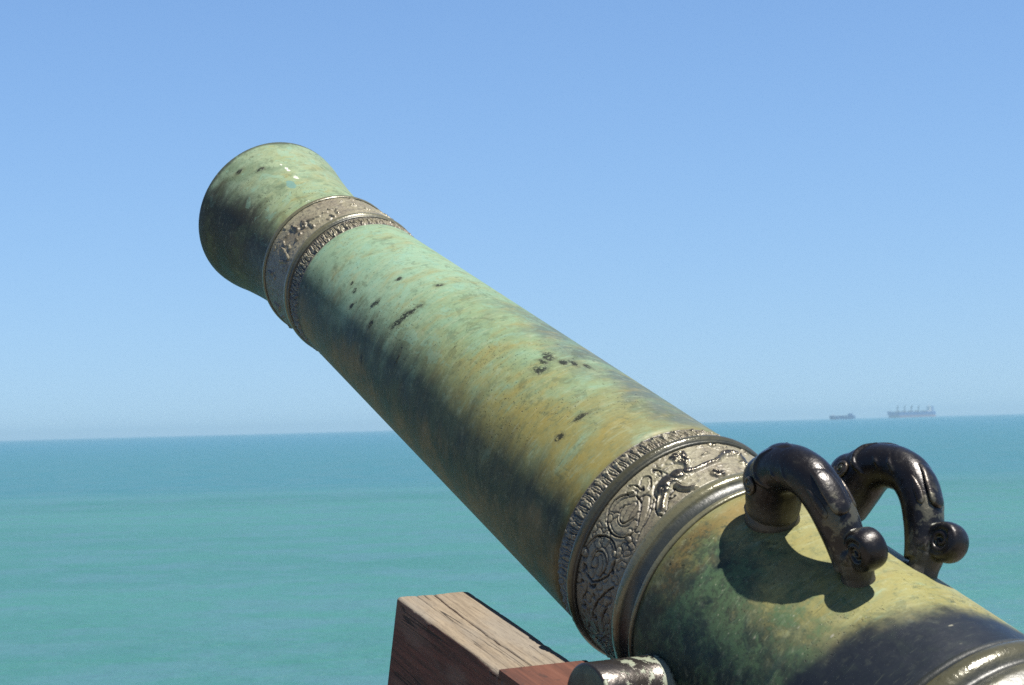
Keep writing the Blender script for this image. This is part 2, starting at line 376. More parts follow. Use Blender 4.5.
def mat_relief():
    """grey-brown worn bronze with grime in the hollows ('hgt' is the height of the carving)"""
    k = NT('relief_bronze', 0.47)
    P = k.obj(); A = k.attr('ang'); H = k.attr('hgt')
    nB = k.noise(P, 16, 6, 0.6); nC = k.noise(P, 120, 5, 0.65)
    c = k.mix(k.rng(nB, 0.35, 0.65), (0.230, 0.196, 0.124), (0.345, 0.315, 0.200))
    c = k.mix(k.mul(k.rng(k.noise(P, 7, 4, 0.6), 0.48, 0.62), 0.55), c, (0.30, 0.275, 0.155))
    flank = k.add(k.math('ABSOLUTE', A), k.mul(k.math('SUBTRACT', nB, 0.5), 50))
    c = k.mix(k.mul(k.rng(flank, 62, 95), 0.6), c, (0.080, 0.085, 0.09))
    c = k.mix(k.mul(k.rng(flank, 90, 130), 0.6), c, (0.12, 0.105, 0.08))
    c = k.mix(k.mul(k.rng(nC, 0.50, 0.64), 0.6), c, (0.07, 0.06, 0.045))
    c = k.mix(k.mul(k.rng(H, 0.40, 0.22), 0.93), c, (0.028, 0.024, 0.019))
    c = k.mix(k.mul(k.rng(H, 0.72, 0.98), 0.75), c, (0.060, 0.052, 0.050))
    metal = k.rng(H, 0.62, 0.95, 0.06, 0.7)
    rough = k.rng(H, 0.62, 0.95, 0.46, 0.23)
    nrm = k.bump(k.add(nC, k.noise(P, 300, 3)), 0.0014, 0.45)
    return k.done(c, rough, metal, nrm)


def mat_moulding(name='moulding_bronze', alb=0.42):
    k = NT(name, alb)
    P = k.obj(); A = k.attr('ang'); H = k.attr('hgt')
    nB = k.noise(P, 18, 6, 0.6); nC = k.noise(P, 120, 4, 0.6)
    c = k.mix(k.rng(nB, 0.35, 0.65), (0.075, 0.078, 0.050), (0.19, 0.18, 0.095))
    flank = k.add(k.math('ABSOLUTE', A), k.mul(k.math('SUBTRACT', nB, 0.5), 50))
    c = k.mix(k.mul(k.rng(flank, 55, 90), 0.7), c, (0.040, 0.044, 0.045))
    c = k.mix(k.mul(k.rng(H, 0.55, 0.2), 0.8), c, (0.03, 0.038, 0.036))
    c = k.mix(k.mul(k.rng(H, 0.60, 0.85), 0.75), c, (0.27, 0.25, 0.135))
    c = k.mix(k.mul(k.rng(nC, 0.55, 0.72), 0.5), c, (0.05, 0.05, 0.035))
    metal = k.rng(H, 0.6, 1.0, 0.1, 0.25)
    rough = k.rng(H, 0.6, 1.0, 0.42, 0.20)
    return k.done(c, rough, metal, k.bump(k.add(nC, nB), 0.0016, 0.5))


def mat_dolphin():
    k = NT('handle_bronze', 0.3)
    P = k.obj()
    nA = k.noise(P, 12, 5, 0.6); nB = k.noise(P, 38, 6, 0.62); nC = k.noise(P, 160, 4, 0.6)
    c = k.mix(nA, (0.020, 0.018, 0.020), (0.044, 0.037, 0.034))
    z = k.sep(P)[2]
    low = k.rng(k.add(z, k.mul(k.math('SUBTRACT', nB, 0.5), 0.07)), 0.252, 0.218)
    c = k.mix(k.mul(low, 0.55), c, k.mix(nC, (0.05, 0.045, 0.025), (0.16, 0.14, 0.075)))
    pt = k.n('ShaderNodeNewGeometry').outputs['Pointiness']
    c = k.mix(k.mul(k.rng(pt, 0.515, 0.56), 0.65), c, (0.22, 0.175, 0.12))
    c = k.mix(k.mul(k.rng(pt, 0.49, 0.45), 0.8), c, (0.13, 0.15, 0.095))
    s_ = k.sep(P)[1]
    fl = k.math('MAXIMUM', k.mul(k.rng(nB, 0.60, 0.68), 0.30), k.mul(k.mul(k.rng(s_, -0.385, -0.405), k.rng(s_, -0.452, -0.435)), k.mul(k.rng(nB, 0.50, 0.56), 0.8)))
    c = k.mix(fl, c, (0.24, 0.225, 0.15))
    rough = k.rng(nB, 0.3, 0.7, 0.25, 0.42)
    return k.done(c, k.add(rough, k.mul(low, 0.2)), k.math('SUBTRACT', 0.55, k.mul(low, 0.5)), k.bump(k.add(nB, k.mul(nC, 0.6)), 0.0022, 0.45))


def mat_trunnion():
    k = NT('trunnion_bronze', 0.45)
    P = k.obj()
    nB = k.noise(k.scale(P, (1, 0.7, 0.7)), 52, 6, 0.66, 0.4); nC = k.noise(P, 120, 4, 0.6)
    c = k.mix(nC, (0.06, 0.052, 0.048), (0.12, 0.105, 0.09))
    x = k.sep(P)[0]
    fl = k.rng(k.add(nB, k.rng(x, -0.30, -0.20, -0.05, 0.09, False)), 0.555, 0.60)
    c = k.mix(k.mul(fl, 0.9), c, k.mix(nC, (0.20, 0.27, 0.20), (0.42, 0.42, 0.27)))
    return k.done(c, k.add(0.27, k.mul(fl, 0.3)), k.math('SUBTRACT', 0.7, k.mul(fl, 0.65)), k.bump(k.add(nC, k.mul(fl, 0.8)), 0.0012, 0.5))


def mat_trunnion_face():
    k = NT('trunnion_face_patina', 0.42)
    P = k.obj()
    nB = k.noise(P, 40, 6, 0.6)
    c = k.ramp(nB, [(0.3, (0.045, 0.06, 0.035)), (0.55, (0.10, 0.135, 0.085)), (0.75, (0.17, 0.20, 0.12))])
    return k.done(c, 0.55, 0.1, k.bump(nB, 0.002, 0.5))


def mat_wood(name, greyness):
    """old timber, grain along local Y; weathered silver-tan on the upper face, reddish stain left on the flanks"""
    k = NT(name, 0.41)
    P = k.obj(); N = k.n('ShaderNodeTexCoord').outputs['Normal']
    H = k.attr('hgt')
    warp = k.noise(k.scale(P, (1, 0.25, 1)), 7, 3, 0.5, col=True)
    o = k.n('ShaderNodeVectorMath', operation='MULTIPLY_ADD'); k.put(o.inputs[0], warp); o.inputs[1].default_value = (0.012, 0, 0.012); k.put(o.inputs[2], P)
    W = o.outputs[0]
    g1 = k.noise(k.scale(W, (150, 9, 150)), 1.0, 7, 0.7)
    g2 = k.noise(k.scale(W, (420, 22, 420)), 1.0, 4, 0.65)
    big = k.noise(k.scale(P, (10, 4, 10)), 1.0, 5, 0.6)
    grey = k.mix(k.rng(g1, 0.32, 0.66), (0.245, 0.190, 0.128), (0.395, 0.315, 0.215))
    grey = k.mix(k.mul(k.rng(big, 0.42, 0.62), 0.55), grey, (0.345, 0.31, 0.255))
    red = k.mix(k.rng(g1, 0.33, 0.62), (0.055, 0.024, 0.018), (0.165, 0.062, 0.044))
    red = k.mix(k.mul(k.rng(big, 0.48, 0.58), 0.7), red, (0.19, 0.125, 0.10))
    nz = k.sep(N)[2]
    up = k.rng(k.add(nz, k.mul(k.math('SUBTRACT', big, 0.5), 0.5)), 0.25, 0.65)
    c = k.mix(k.mul(up, greyness), red, grey)
    c = k.mix(k.mul(k.rng(g2, 0.54, 0.70), 0.5), c, (0.09, 0.064, 0.045))
    ck = k.noise(k.scale(W, (38, 1.3, 38)), 1.0, 2, 0.4)
    ck = k.rng(k.math('ABSOLUTE', k.math('SUBTRACT', ck, 0.5)), 0.012, 0.003)
    ck = k.mul(ck, k.rng(k.noise(k.scale(P, (12, 5, 12)), 1.0, 2), 0.5, 0.56))
    c = k.mix(k.mul(k.rng(k.noise(k.scale(W, (600, 60, 600)), 1.0, 3, 0.7), 0.56, 0.66), 0.5), c, (0.12, 0.09, 0.065))
    c = k.mix(k.mul(ck, 0.9), c, (0.015, 0.011, 0.009))
    c = k.mix(k.mul(k.rng(H, 0.9, 0.3), 0.92), c, (0.018, 0.013, 0.010))
    h = k.math('SUBTRACT', k.add(k.mul(g1, 0.7), k.mul(g2, 0.5)), k.mul(ck, 1.0))
    return k.done(c, 0.82, 0.0, k.bump(h, 0.0025, 0.7), 0.3)


def mat_sea():
    k = NT('sea_water', 0.385)
    P = k.geo()
    x, y, z = k.sep(P)
    dist = k.math('SQRT', k.add(k.mul(x, x), k.mul(y, y)))
    ld = k.math('LOGARITHM', dist, 10.0)
    big = k.noise(k.scale(P, (0.0045, 0.016, 0)), 1.0, 4, 0.55)
    mid = k.noise(k.scale(P, (0.03, 0.11, 0)), 1.0, 5, 0.6)
    # milky green inshore water, bluer beyond the line where the bottom drops away
    edge = k.add(ld, k.mul(k.math('SUBTRACT', k.noise(k.scale(P, (0.004, 0.02, 0)), 1.0, 3), 0.5), 0.10))
    off = k.rng(edge, 2.10, 2.26)
    off2 = k.rng(edge, 2.3, 3.2)
    near = k.mix(k.rng(big, 0.4, 0.62), SEA['near_a'], SEA['near_b'])
    far = k.mix(off2, SEA['mid'], SEA['far'])
    c = k.mix(off, near, far)
    c = k.mix(k.mul(k.rng(mid, 0.45, 0.65), 0.22), c, SEA['streak'])
    # a pale slick along that line
    sl = k.mul(k.rng(edge, 2.135, 2.165), k.rng(edge, 2.205, 2.175))
    c = k.mix(k.mul(sl, 0.13), c, (0.20, 0.42, 0.44))
    w1 = k.noise(k.scale(P, (0.8, 1.3, 0)), 1.0, 6, 0.65)
    w2 = k.noise(k.scale(P, (0.10, 0.30, 0)), 1.0, 3, 0.5)
    w3 = k.noise(k.scale(P, (1.6, 4.0, 0)), 1.0, 3, 0.6)
    h = k.add(k.add(k.mul(w1, 0.5), k.mul(w2, 1.0)), k.mul(w3, 0.12))
    rip = k.noise(k.scale(P, (0.20, 0.26, 0)), 1.0, 10, 0.72)
    c = k.mix(k.mul(k.rng(rip, 0.44, 0.60), 0.68), c, SEA['crest'])
    return k.done(c, 0.32, 0.0, k.bump(h, 1.0, 0.7), 0.35, IOR=1.33)


SEA = dict(crest=(0.105, 0.270, 0.300), near_a=(0.064, 0.255, 0.218), near_b=(0.082, 0.300, 0.252), mid=(0.062, 0.255, 0.290), far=(0.070, 0.268, 0.365), streak=(0.058, 0.225, 0.225))


def mat_terrace():
    k = NT('terrace_stone', 0.24)
    P = k.geo()
    b = k.n('ShaderNodeTexBrick')
    k.put(b.inputs['Vector'], P)
    b.inputs['Scale'].default_value = 1.0; b.inputs['Brick Width'].default_value = 0.9; b.inputs['Row Height'].default_value = 0.45
    b.inputs['Mortar Size'].default_value = 0.008
    b.inputs['Color1'].default_value = (0.27, 0.24, 0.20, 1); b.inputs['Color2'].default_value = (0.33, 0.29, 0.24, 1); b.inputs['Mortar'].default_value = (0.12, 0.11, 0.09, 1)
    n = k.noise(P, 3.0, 7, 0.6)
    c = k.mix(k.mul(k.rng(n, 0.4, 0.65), 0.5), b.outputs['Color'], (0.19, 0.175, 0.15))
    return k.done(c, 0.85, 0.0, k.bump(k.add(k.mul(b.outputs['Fac'], -1.0), k.mul(n, 0.5)), 0.006, 0.7), 0.3)


M = dict(patina=mat_patina(), relief=mat_relief(), moulding=mat_moulding(), astragal=mat_moulding('astragal_bronze', 0.20), rear=mat_moulding('rear_moulding_bronze', 0.24), dolphin=mat_dolphin(), trunnion=mat_trunnion(), tface=mat_trunnion_face(),
         wood=mat_wood('weathered_timber', 1.0), sea=mat_sea(), terrace=mat_terrace())
def mat_plank():
    k = NT('red_brown_plank', 0.42)
    P = k.obj()
    g1 = k.noise(k.scale(P, (60, 5, 60)), 1.0, 6, 0.65)
    c = k.ramp(g1, [(0.3, (0.07, 0.022, 0.012)), (0.55, (0.165, 0.056, 0.030)), (0.8, (0.24, 0.10, 0.06))])
    n = k.noise(P, 40, 4, 0.6)
    c = k.mix(k.mul(k.rng(n, 0.58, 0.7), 0.7), c, (0.04, 0.02, 0.015))
    return k.done(c, 0.7, 0.0, k.bump(g1, 0.002, 0.6), 0.3)
M['plank'] = mat_plank()
M['bore'] = plain('bore_dark', (0.02, 0.02, 0.018), 0.8)
M['iron'] = plain('forged_iron', (0.035, 0.032, 0.030), 0.55, 0.6, 0.3, 30)
M['masonry'] = plain('rampart_masonry', (0.24, 0.20, 0.16), 0.9, 0, 0.3, 1.5)
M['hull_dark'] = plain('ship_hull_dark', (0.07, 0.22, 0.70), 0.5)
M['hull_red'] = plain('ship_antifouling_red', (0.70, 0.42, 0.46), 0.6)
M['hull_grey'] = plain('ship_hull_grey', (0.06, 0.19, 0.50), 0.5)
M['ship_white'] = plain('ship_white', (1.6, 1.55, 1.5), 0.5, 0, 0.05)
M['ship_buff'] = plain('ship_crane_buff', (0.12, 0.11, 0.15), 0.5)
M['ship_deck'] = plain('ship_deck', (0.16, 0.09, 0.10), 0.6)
# ------------------------------------------------------------------ world, sun, camera
w = bpy.data.worlds.new('World'); scene.world = w; w.use_nodes = True
wt = w.node_tree
sky = wt.nodes.new('ShaderNodeTexSky'); sky.sky_type = 'NISHITA'; sky.sun_disc = False
sky.sun_elevation = SUN_EL; sky.sun_rotation = SUN_AZ
sky.altitude = 0; sky.air_density = 0.78; sky.dust_density = 0.5; sky.ozone_density = 9.5
tc = wt.nodes.new('ShaderNodeTexCoord'); mp = wt.nodes.new('ShaderNodeMapping'); nv = wt.nodes.new('ShaderNodeVectorMath'); nv.operation = 'NORMALIZE'
mp.inputs['Scale'].default_value = (1, 1, 0.5); mp.inputs['Location'].default_value = (0, 0, 0.04)   # a gentler rise from the horizon
wt.links.new(tc.outputs['Generated'], mp.inputs['Vector']); wt.links.new(mp.outputs[0], nv.inputs[0]); wt.links.new(nv.outputs[0], sky.inputs['Vector'])
bg = wt.nodes['Background']; bg.inputs['Strength'].default_value = 0.061
wt.links.new(sky.outputs[0], bg.inputs[0])

sl = bpy.data.lights.new('sun', 'SUN'); sl.energy = 5.0; sl.angle = R(0.53); sl.color = (1.0, 0.95, 0.87)
so = link(bpy.data.objects.new('sun', sl))
sd = Vector((math.sin(SUN_AZ) * math.cos(SUN_EL), math.cos(SUN_AZ) * math.cos(SUN_EL), math.sin(SUN_EL)))
so.rotation_euler = sd.to_track_quat('Z', 'Y').to_euler(); so.location = (6, -4, 20)

cam = bpy.data.cameras.new('camera'); co = link(bpy.data.objects.new('camera', cam)); scene.camera = co
cam.sensor_width = 36; cam.lens = FPX / 1024 * 36; cam.clip_start = 0.05; cam.clip_end = 60000
MR = Matrix(((0.99965, 0.00124, -0.02634), (0.02637, -0.04705, 0.99854), (0.0, 0.99889, 0.04707)))   # rows: right, up, forward
rgt, up, fwd = [Vector(r).normalized() for r in MR]
co.matrix_world = Matrix(((rgt.x, up.x, -fwd.x, 0), (rgt.y, up.y, -fwd.y, 0), (rgt.z, up.z, -fwd.z, CAM_Z), (0, 0, 0, 1)))
cam.dof.use_dof = True; cam.dof.focus_distance = 3.35; cam.dof.aperture_fstop = 13.0
cam.dof.aperture_blades = 7
scene.view_settings.view_transform = 'Standard'; scene.view_settings.look = 'None'
scene.view_settings.exposure = 1.3; scene.view_settings.gamma = 1.0; scene.view_settings.use_curve_mapping = False
scene.cycles.use_denoising = False
scene.cycles.max_bounces = 8; scene.cycles.volume_bounces = 1

# ------------------------------------------------------------------ setting: sea, terrace, haze
rad = np.r_[np.linspace(0.5, 60, 40), np.geomspace(64, 12000, 60)]
th = np.linspace(0, 2 * math.pi, 181)
v = np.stack([rad[:, None] * np.cos(th), rad[:, None] * np.sin(th), np.zeros((len(rad), len(th)))], -1).reshape(-1, 3)
sea = mesh_obj('sea', v, grid_faces(len(rad), len(th)), M['sea'], smooth=True)
tag(sea, kind='structure')


def box_vf(x0, x1, y0, y1, z0, z1):
    v = [(x, y, z) for x in (x0, x1) for y in (y0, y1) for z in (z0, z1)]
    f = [(0, 1, 3, 2), (4, 6, 7, 5), (0, 4, 5, 1), (2, 3, 7, 6), (0, 2, 6, 4), (1, 5, 7, 3)]
    return v, f


ter = mesh_obj('terrace_ground', *box_vf(-14, 14, -12, 4.3, TERRACE_Z - 0.35, TERRACE_Z), M['terrace'], smooth=False)
tag(ter, kind='structure')
wall = mesh_obj('rampart_wall', *box_vf(-13.8, 13.8, -11.8, 4.1, -0.6, TERRACE_Z - 0.352), M['masonry'], smooth=False)
tag(wall, 'masonry sea wall below the stone terrace the cannon stands on', 'wall')

hz = mesh_obj('haze', *box_vf(-13000, 13000, -13000, 13000, -1.6, HAZE_TOP), plain('haze_air', (1, 1, 1)), smooth=False)
hm = bpy.data.materials.new('haze_volume'); hm.use_nodes = True
ht = hm.node_tree; ht.nodes.remove(ht.nodes['Principled BSDF'])
pv = ht.nodes.new('ShaderNodeVolumePrincipled'); pv.inputs['Density'].default_value = HAZE_D
pv.inputs['Color'].default_value = HAZE_C; pv.inputs['Anisotropy'].default_value = 0.2
ht.links.new(pv.outputs[0], ht.nodes['Material Output'].inputs['Volume'])
hz.data.materials.clear(); hz.data.materials.append(hm)
tag(hz, kind='stuff')

# ------------------------------------------------------------------ the cannon
gun = empty('cannon')
gun.matrix_world = GUN
gun.rotation_mode = 'XYZ'
tag(gun, 'weathered green bronze cannon with carved bands, aimed up over the sea', 'cannon')


def revolve(name, prof, mat, nth=288, disp=None, hgt=None, th0=-180, th1=180, cuts=1):
    """prof: (s, r) pairs from rear to front; disp(th_deg, s, r) adds to the radius; th runs from the crown to the left"""
    s = []; r = []
    for (s0, r0), (s1, r1) in zip(prof[:-1], prof[1:]):
        n = max(1, int(math.ceil(math.hypot(s1 - s0, r1 - r0) / cuts))) if cuts < 1 else 1
        t = np.linspace(0, 1, n + 1)[:-1]
        s += list(s0 + (s1 - s0) * t); r += list(r0 + (r1 - r0) * t)
    s.append(prof[-1][0]); r.append(prof[-1][1])
    s = np.array(s)[:, None]; r = np.array(r)[:, None]
    th = np.linspace(th0, th1, nth + 1)[None, :]
    Sg = np.repeat(s, nth + 1, 1); Tg = np.repeat(th, len(s), 0); Rg = np.repeat(r, nth + 1, 1)
    at = dict(ang=Tg, ax=Sg)
    if disp is not None:
        D, Hn = disp(Tg, Sg, Rg)
        Rg = Rg + D
        at['hgt'] = Hn
    elif hgt is not None:
        at['hgt'] = hgt(Tg, Sg, Rg)
    a = np.radians(Tg)
    v = np.stack([-Rg * np.sin(a), Sg, Rg * np.cos(a)], -1).reshape(-1, 3)
    return mesh_obj(name, v, grid_faces(len(s), nth + 1), mat, gun, True, at)


def curve_prof(pts, n=10):
    """Catmull-Rom through (s, r) points"""
    P = [np.array(p) for p in pts]; P = [2 * P[0] - P[1]] + P + [2 * P[-1] - P[-2]]
    out = []
    for i in range(1, len(P) - 2):
        for t in np.linspace(0, 1, n + 1)[:-1]:
            a, b, c, d = P[i - 1], P[i], P[i + 1], P[i + 2]
            out.append(tuple(0.5 * (2 * b + (c - a) * t + (2 * a - 5 * b + 4 * c - d) * t * t + (3 * b - a - 3 * c + d) * t ** 3)))
    out.append(tuple(P[-2]))
    return out


# plain barrel in one skin, breech to bore
bell = curve_prof([(1.335, 0.1505), (1.40, 0.1495), (1.46, 0.1512), (1.515, 0.1565), (1.57, 0.1640), (1.615, 0.1710), (1.648, 0.1772), (1.664, 0.1792), (1.676, 0.1803)], 8) + [(1.6785, 0.1803), (1.6795, 0.1792), (1.682, 0.172)]
chase = [(s, 0.1548 + (1.165 - s) * (0.1897 - 0.1548) / (1.165 - 0.05)) for s in np.linspace(0.05, 1.165, 60)]
rein = [(s, 0.1945 + (-0.172 - s) * (0.2092 - 0.1945) / 0.472) for s in np.linspace(-0.644, -0.170, 30)]
rear = [(s, 0.2110 + (-0.80 - s) * 0.022) for s in np.linspace(-1.50, -0.74, 24)]
breech = curve_prof([(-1.86, 0.03), (-1.84, 0.055), (-1.80, 0.07), (-1.755, 0.055), (-1.72, 0.045), (-1.69, 0.08), (-1.65, 0.16), (-1.60, 0.20), (-1.585, 0.235), (-1.55, 0.24), (-1.52, 0.235), (-1.50, 0.227)], 5)
prof = [(-1.862, 0.001)] + breech + rear[1:] + rein + [(-0.1695, 0.184), (0.048, 0.184)] + chase + [(1.167, 0.1485), (1.334, 0.1485)] + bell + [(1.684, 0.115), (1.683, 0.084), (1.678, 0.080)]
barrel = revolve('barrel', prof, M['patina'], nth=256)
bore = revolve('bore', [(1.678, 0.0802), (1.0, 0.079), (0.9, 0.06), (0.88, 0.001)], M['bore'], nth=96)


def relief(strokes, r0, amp=1.0, widen={}):
    ks = math.pi / 180 * r0

    def f(T, S):
        U = T * ks
        wx = (fbm(U * 160, S * 160, 11, 3) - 0.5) * 0.0018
        wy = (fbm(U * 160, S * 160, 31, 3) - 0.5) * 0.0018
        Uw, Sw = U + wx, S + wy
        h = np.zeros(T.shape)
        for kind, wmm, pts in sorted(strokes, key=lambda q: 'rgRN'.index(q[0])):
            wmm = wmm * widen.get(kind, 1.0)
            pp = smooth_poly([(a * ks, s) for a, s in pts])
            us = [p[0] for p in pp]; vs = [p[1] for p in pp]
            pad = 0.03
            m = (Uw > min(us) - pad) & (Uw < max(us) + pad)
            if not m.any():
                continue
            d = poly_dist(Uw[m], Sw[m], pp)
            hw = wmm * 0.001 * 0.5
            if kind == 'g':                      # incised outline with a raised lip
                hw = hw * 0.95
                q = -0.0042 * np.exp(-(d / hw) ** 2) + 0.0009 * np.exp(-((d - hw * 2.0) / (hw * 0.8)) ** 2)
                h[m] += q * amp
            elif kind == 'r':                    # low rounded leaf
                q = 0.0021 * np.clip(1 - (d / (hw * 1.5)) ** 4, 0, 1) - 0.0020 * np.exp(-((d - hw * 1.75) / 0.0012) ** 2)
                h[m] = np.where(q > 0, np.maximum(h[m], q * amp), np.minimum(h[m], h[m] * 0.4 + q * amp))
            elif kind == 'R':                    # high smooth body
                hw = hw * 1.25
                q = (0.0026 + hw * 0.38) * np.sqrt(np.clip(1 - (d / hw) ** 2, 0, 1)) - 0.0022 * np.exp(-((d - hw * 1.25) / 0.0016) ** 2)
                h[m] = np.where(q > 0, np.maximum(h[m], q * amp), h[m] + q * amp)
            else:                                # knobbly head or boss
                hw = hw * 1.2
                q = (0.0024 + hw * 0.30) * np.sqrt(np.clip(1 - (d / hw) ** 2, 0, 1))
                kn = fbm(U[m] * 260, S[m] * 260, 5, 3)
                q = q * (0.15 + 1.6 * kn) - 0.0018 * np.exp(-((d - hw * 1.2) / 0.0015) ** 2)
                h[m] = np.maximum(h[m], q * amp)
        return h
    return f


def scroll_fill(t0, t1, s0, s1):
    """further scrolls round the hidden side"""
    out = []; r0 = 0.19 * math.pi / 180
    c = t0
    i = 0
    while c < t1:
        sc = s0 + (s1 - s0) * (0.42 if i % 2 else 0.55)
        for tw, kd, r_, a0 in ((1, 'g', 0.036, 0), (1, 'g', 0.016, 2.4), (1, 'r', 0.026, 1.0)):
            sg = 1 if i % 2 else -1
            out.append((kd, 3 if kd == 'g' else 6, [(c + r_ * (1 - 0.03 * q) * math.cos(sg * (a0 + q * 0.5)) / r0, sc + r_ * (1 - 0.03 * q) * math.sin(sg * (a0 + q * 0.5))) for q in range(11)]))
        out.append(('r', 5, [(c + 9, s0 + 0.012), (c + 11, sc), (c + 9.5, s1 - 0.015)]))
        out.append(('N', 6, [(c + 12, s1 - 0.02), (c + 12.5, s1 - 0.012)]))
        c += 23; i += 1
    return out


HG = lambda h, base, a: np.clip(base + h / a, 0, 1)
# --- band in front of the trunnions: scroll frieze between E (s=0) and F (s=-0.112)
allS2 = S2 + scroll_fill(135, 180, -0.11, -0.012) + scroll_fill(-168, -22, -0.11, -0.012)


def filler(base, r0, s_lo, s_hi, seed, gap, n):
    """small leaves and tendrils in the gaps of a frieze"""
    rf_ = random.Random(seed); fill = []; k_ = r0 * math.pi / 180
    for _ in range(1500):
        if len(fill) >= n: break
        a0, s0_ = rf_.uniform(-35, 135), rf_.uniform(s_lo, s_hi)
        dm = min(math.hypot((a0 - a) * k_, s0_ - s) for _, _, p_ in base for a, s in p_)
        df = min([math.hypot((a0 - p_[1][0]) * k_, s0_ - p_[1][1]) for _, _, p_ in fill] + [1])
        if dm < gap or df < gap * 1.06: continue
        tr_, ln_, cv_ = rf_.uniform(0, 6.28), rf_.uniform(0.005, 0.010), rf_.choice((-1, 1)) * rf_.uniform(0.5, 1.4)
        P3 = [(a0 + ln_ * t * math.cos(tr_ + cv_ * t) / k_, s0_ + ln_ * t * math.sin(tr_ + cv_ * t)) for t in (-1, 0, 1)]
        fill.append((rf_.choice('rrg'), rf_.uniform(3.5, 6), P3))
    return fill


fill = filler(allS2, 0.191, -0.104, -0.014, 12, 0.008, 120)
fS2 = relief(allS2 + fill, 0.191, 1.0, dict(R=1.6, N=1.5, r=1.25, g=0.9))


def d_frieze(T, S, Rr):
    h = fS2(T, S)
    U = T * 0.191 * math.pi / 180
    g = (fbm(U * 260, S * 260, 3, 4) - 0.5) * 0.0009
    edge = sstep(-0.113, -0.108, S) * sstep(-0.004, -0.009, S)
    h = h * edge + g
    return h, HG(h, 0.45, 0.0095)


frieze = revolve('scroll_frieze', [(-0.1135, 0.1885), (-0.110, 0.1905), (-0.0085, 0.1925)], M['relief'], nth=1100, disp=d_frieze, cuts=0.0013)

# --- smooth astragal E and the leaf border D in front of it
ring_h = lambda lo, hi: (lambda T, S, Rr: np.clip((Rr - lo) / (hi - lo), 0, 1))
ast = revolve('astragal', curve_prof([(-0.0125, 0.1900), (-0.0105, 0.1955), (-0.0085, 0.1965), (-0.0065, 0.1950), (-0.004, 0.1975), (0.0, 0.2000), (0.005, 0.2002), (0.009, 0.1975), (0.0105, 0.1925), (0.011, 0.186)], 5), M['astragal'], nth=384, hgt=ring_h(0.191, 0.2))


def border(seed, per, s0, s1, amp):
    def f(T, S, Rr):
        q = (S - s0) / (s1 - s0)
        rj = np.random.default_rng(seed).random((4, 4096))
        Tw = T + (fbm(T * 0.25, S * 60, seed + 9, 3) - 0.5) * per * 0.45
        ph = Tw / per
        j = np.floor(ph).astype(int) % 4096; x = ph - np.floor(ph) - 0.5
        # a leaf leaning one way, with a midrib, then a cluster of berries
        xl = x + 0.22 - 0.25 * (q - 0.5) * (rj[0][j] + 0.5)
        leaf = np.sqrt(np.clip(1 - (xl / 0.20) ** 2 - ((q - 0.5) / 0.44) ** 2, 0, 1)) * (1 - 0.8 * np.exp(-(xl / 0.05) ** 2))
        berry = np.zeros(T.shape)
        for k, (bx, bq) in enumerate(((0.14, 0.30), (0.34, 0.36), (0.22, 0.55), (0.38, 0.68), (0.12, 0.78))):
            rr_ = 0.12 + 0.05 * rj[k % 4][j]
            berry = np.maximum(berry, np.sqrt(np.clip(1 - ((x - bx) / rr_) ** 2 - ((q - bq) / (rr_ * 1.35)) ** 2, 0, 1)) * (0.5 + rj[(k + 1) % 4][j]))
        kn = fbm(T * 1.3, S * 380, seed + 3, 4)
        h = amp * (np.maximum(leaf * (0.8 + 0.4 * rj[2][j]), berry) * (0.75 + 0.5 * kn) + 0.5 * (kn - 0.6) - 0.25)
        edge = sstep(0, 0.10, q) * sstep(1.0, 0.90, q)
        h = h * edge
        return h, HG(h, 0.36, amp * 2.2)
    return f


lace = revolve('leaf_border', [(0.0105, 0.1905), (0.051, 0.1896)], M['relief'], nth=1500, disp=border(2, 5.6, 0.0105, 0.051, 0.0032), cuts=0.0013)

# --- moulding behind the frieze, F (s=-0.112) to G (s=-0.173)
mo = revolve('moulding', curve_prof([(-0.1745, 0.190), (-0.1735, 0.1965), (-0.170, 0.1985), (-0.1655, 0.1975), (-0.163, 0.1935), (-0.158, 0.1905), (-0.150, 0.1905), (-0.1425, 0.1935), (-0.138, 0.1985), (-0.133, 0.2005), (-0.127, 0.2003), (-0.1215, 0.1985), (-0.118, 0.1955), (-0.1150, 0.1915), (-0.1125, 0.187)], 5), M['moulding'], nth=384, hgt=ring_h(0.1895, 0.2))
# --- rear mouldings H
mr = revolve('rear_moulding', curve_prof([(-0.765, 0.205), (-0.762, 0.2150), (-0.754, 0.2190), (-0.746, 0.2165), (-0.738, 0.2170), (-0.728, 0.2200), (-0.718, 0.2215), (-0.708, 0.2190), (-0.703, 0.2160), (-0.697, 0.2165), (-0.688, 0.2235), (-0.677, 0.2260), (-0.667, 0.2235), (-0.662, 0.2175), (-0.657, 0.2150), (-0.651, 0.2150), (-0.646, 0.2125), (-0.6445, 0.204)], 5), M['rear'], nth=384, hgt=ring_h(0.213, 0.225))
for nm, s0, rr_ in (('base_ring', -1.12, 0.2195),):
    revolve(nm, curve_prof([(s0 - 0.035, rr_ - 0.008), (s0 - 0.03, rr_ + 0.004), (s0, rr_ + 0.009), (s0 + 0.03, rr_ + 0.004), (s0 + 0.035, rr_ - 0.008)], 6), M['moulding'], nth=256, hgt=ring_h(rr_, rr_ + 0.009))

# --- muzzle band, A (1.343) - B (1.219) - C (1.166)
allS1 = S1 + [('N', 6, [(t + 3 * math.sin(t), 1.265 + 0.02 * math.sin(t * 1.7)), (t + 4, 1.275 + 0.02 * math.cos(t * 2.1))]) for t in list(range(-170, -14, 13)) + list(range(126, 178, 12))]
fS1 = relief(allS1 + filler(allS1, 0.157, 1.238, 1.328, 5, 0.010, 70), 0.157, 0.9, dict(N=1.35, R=1.4))


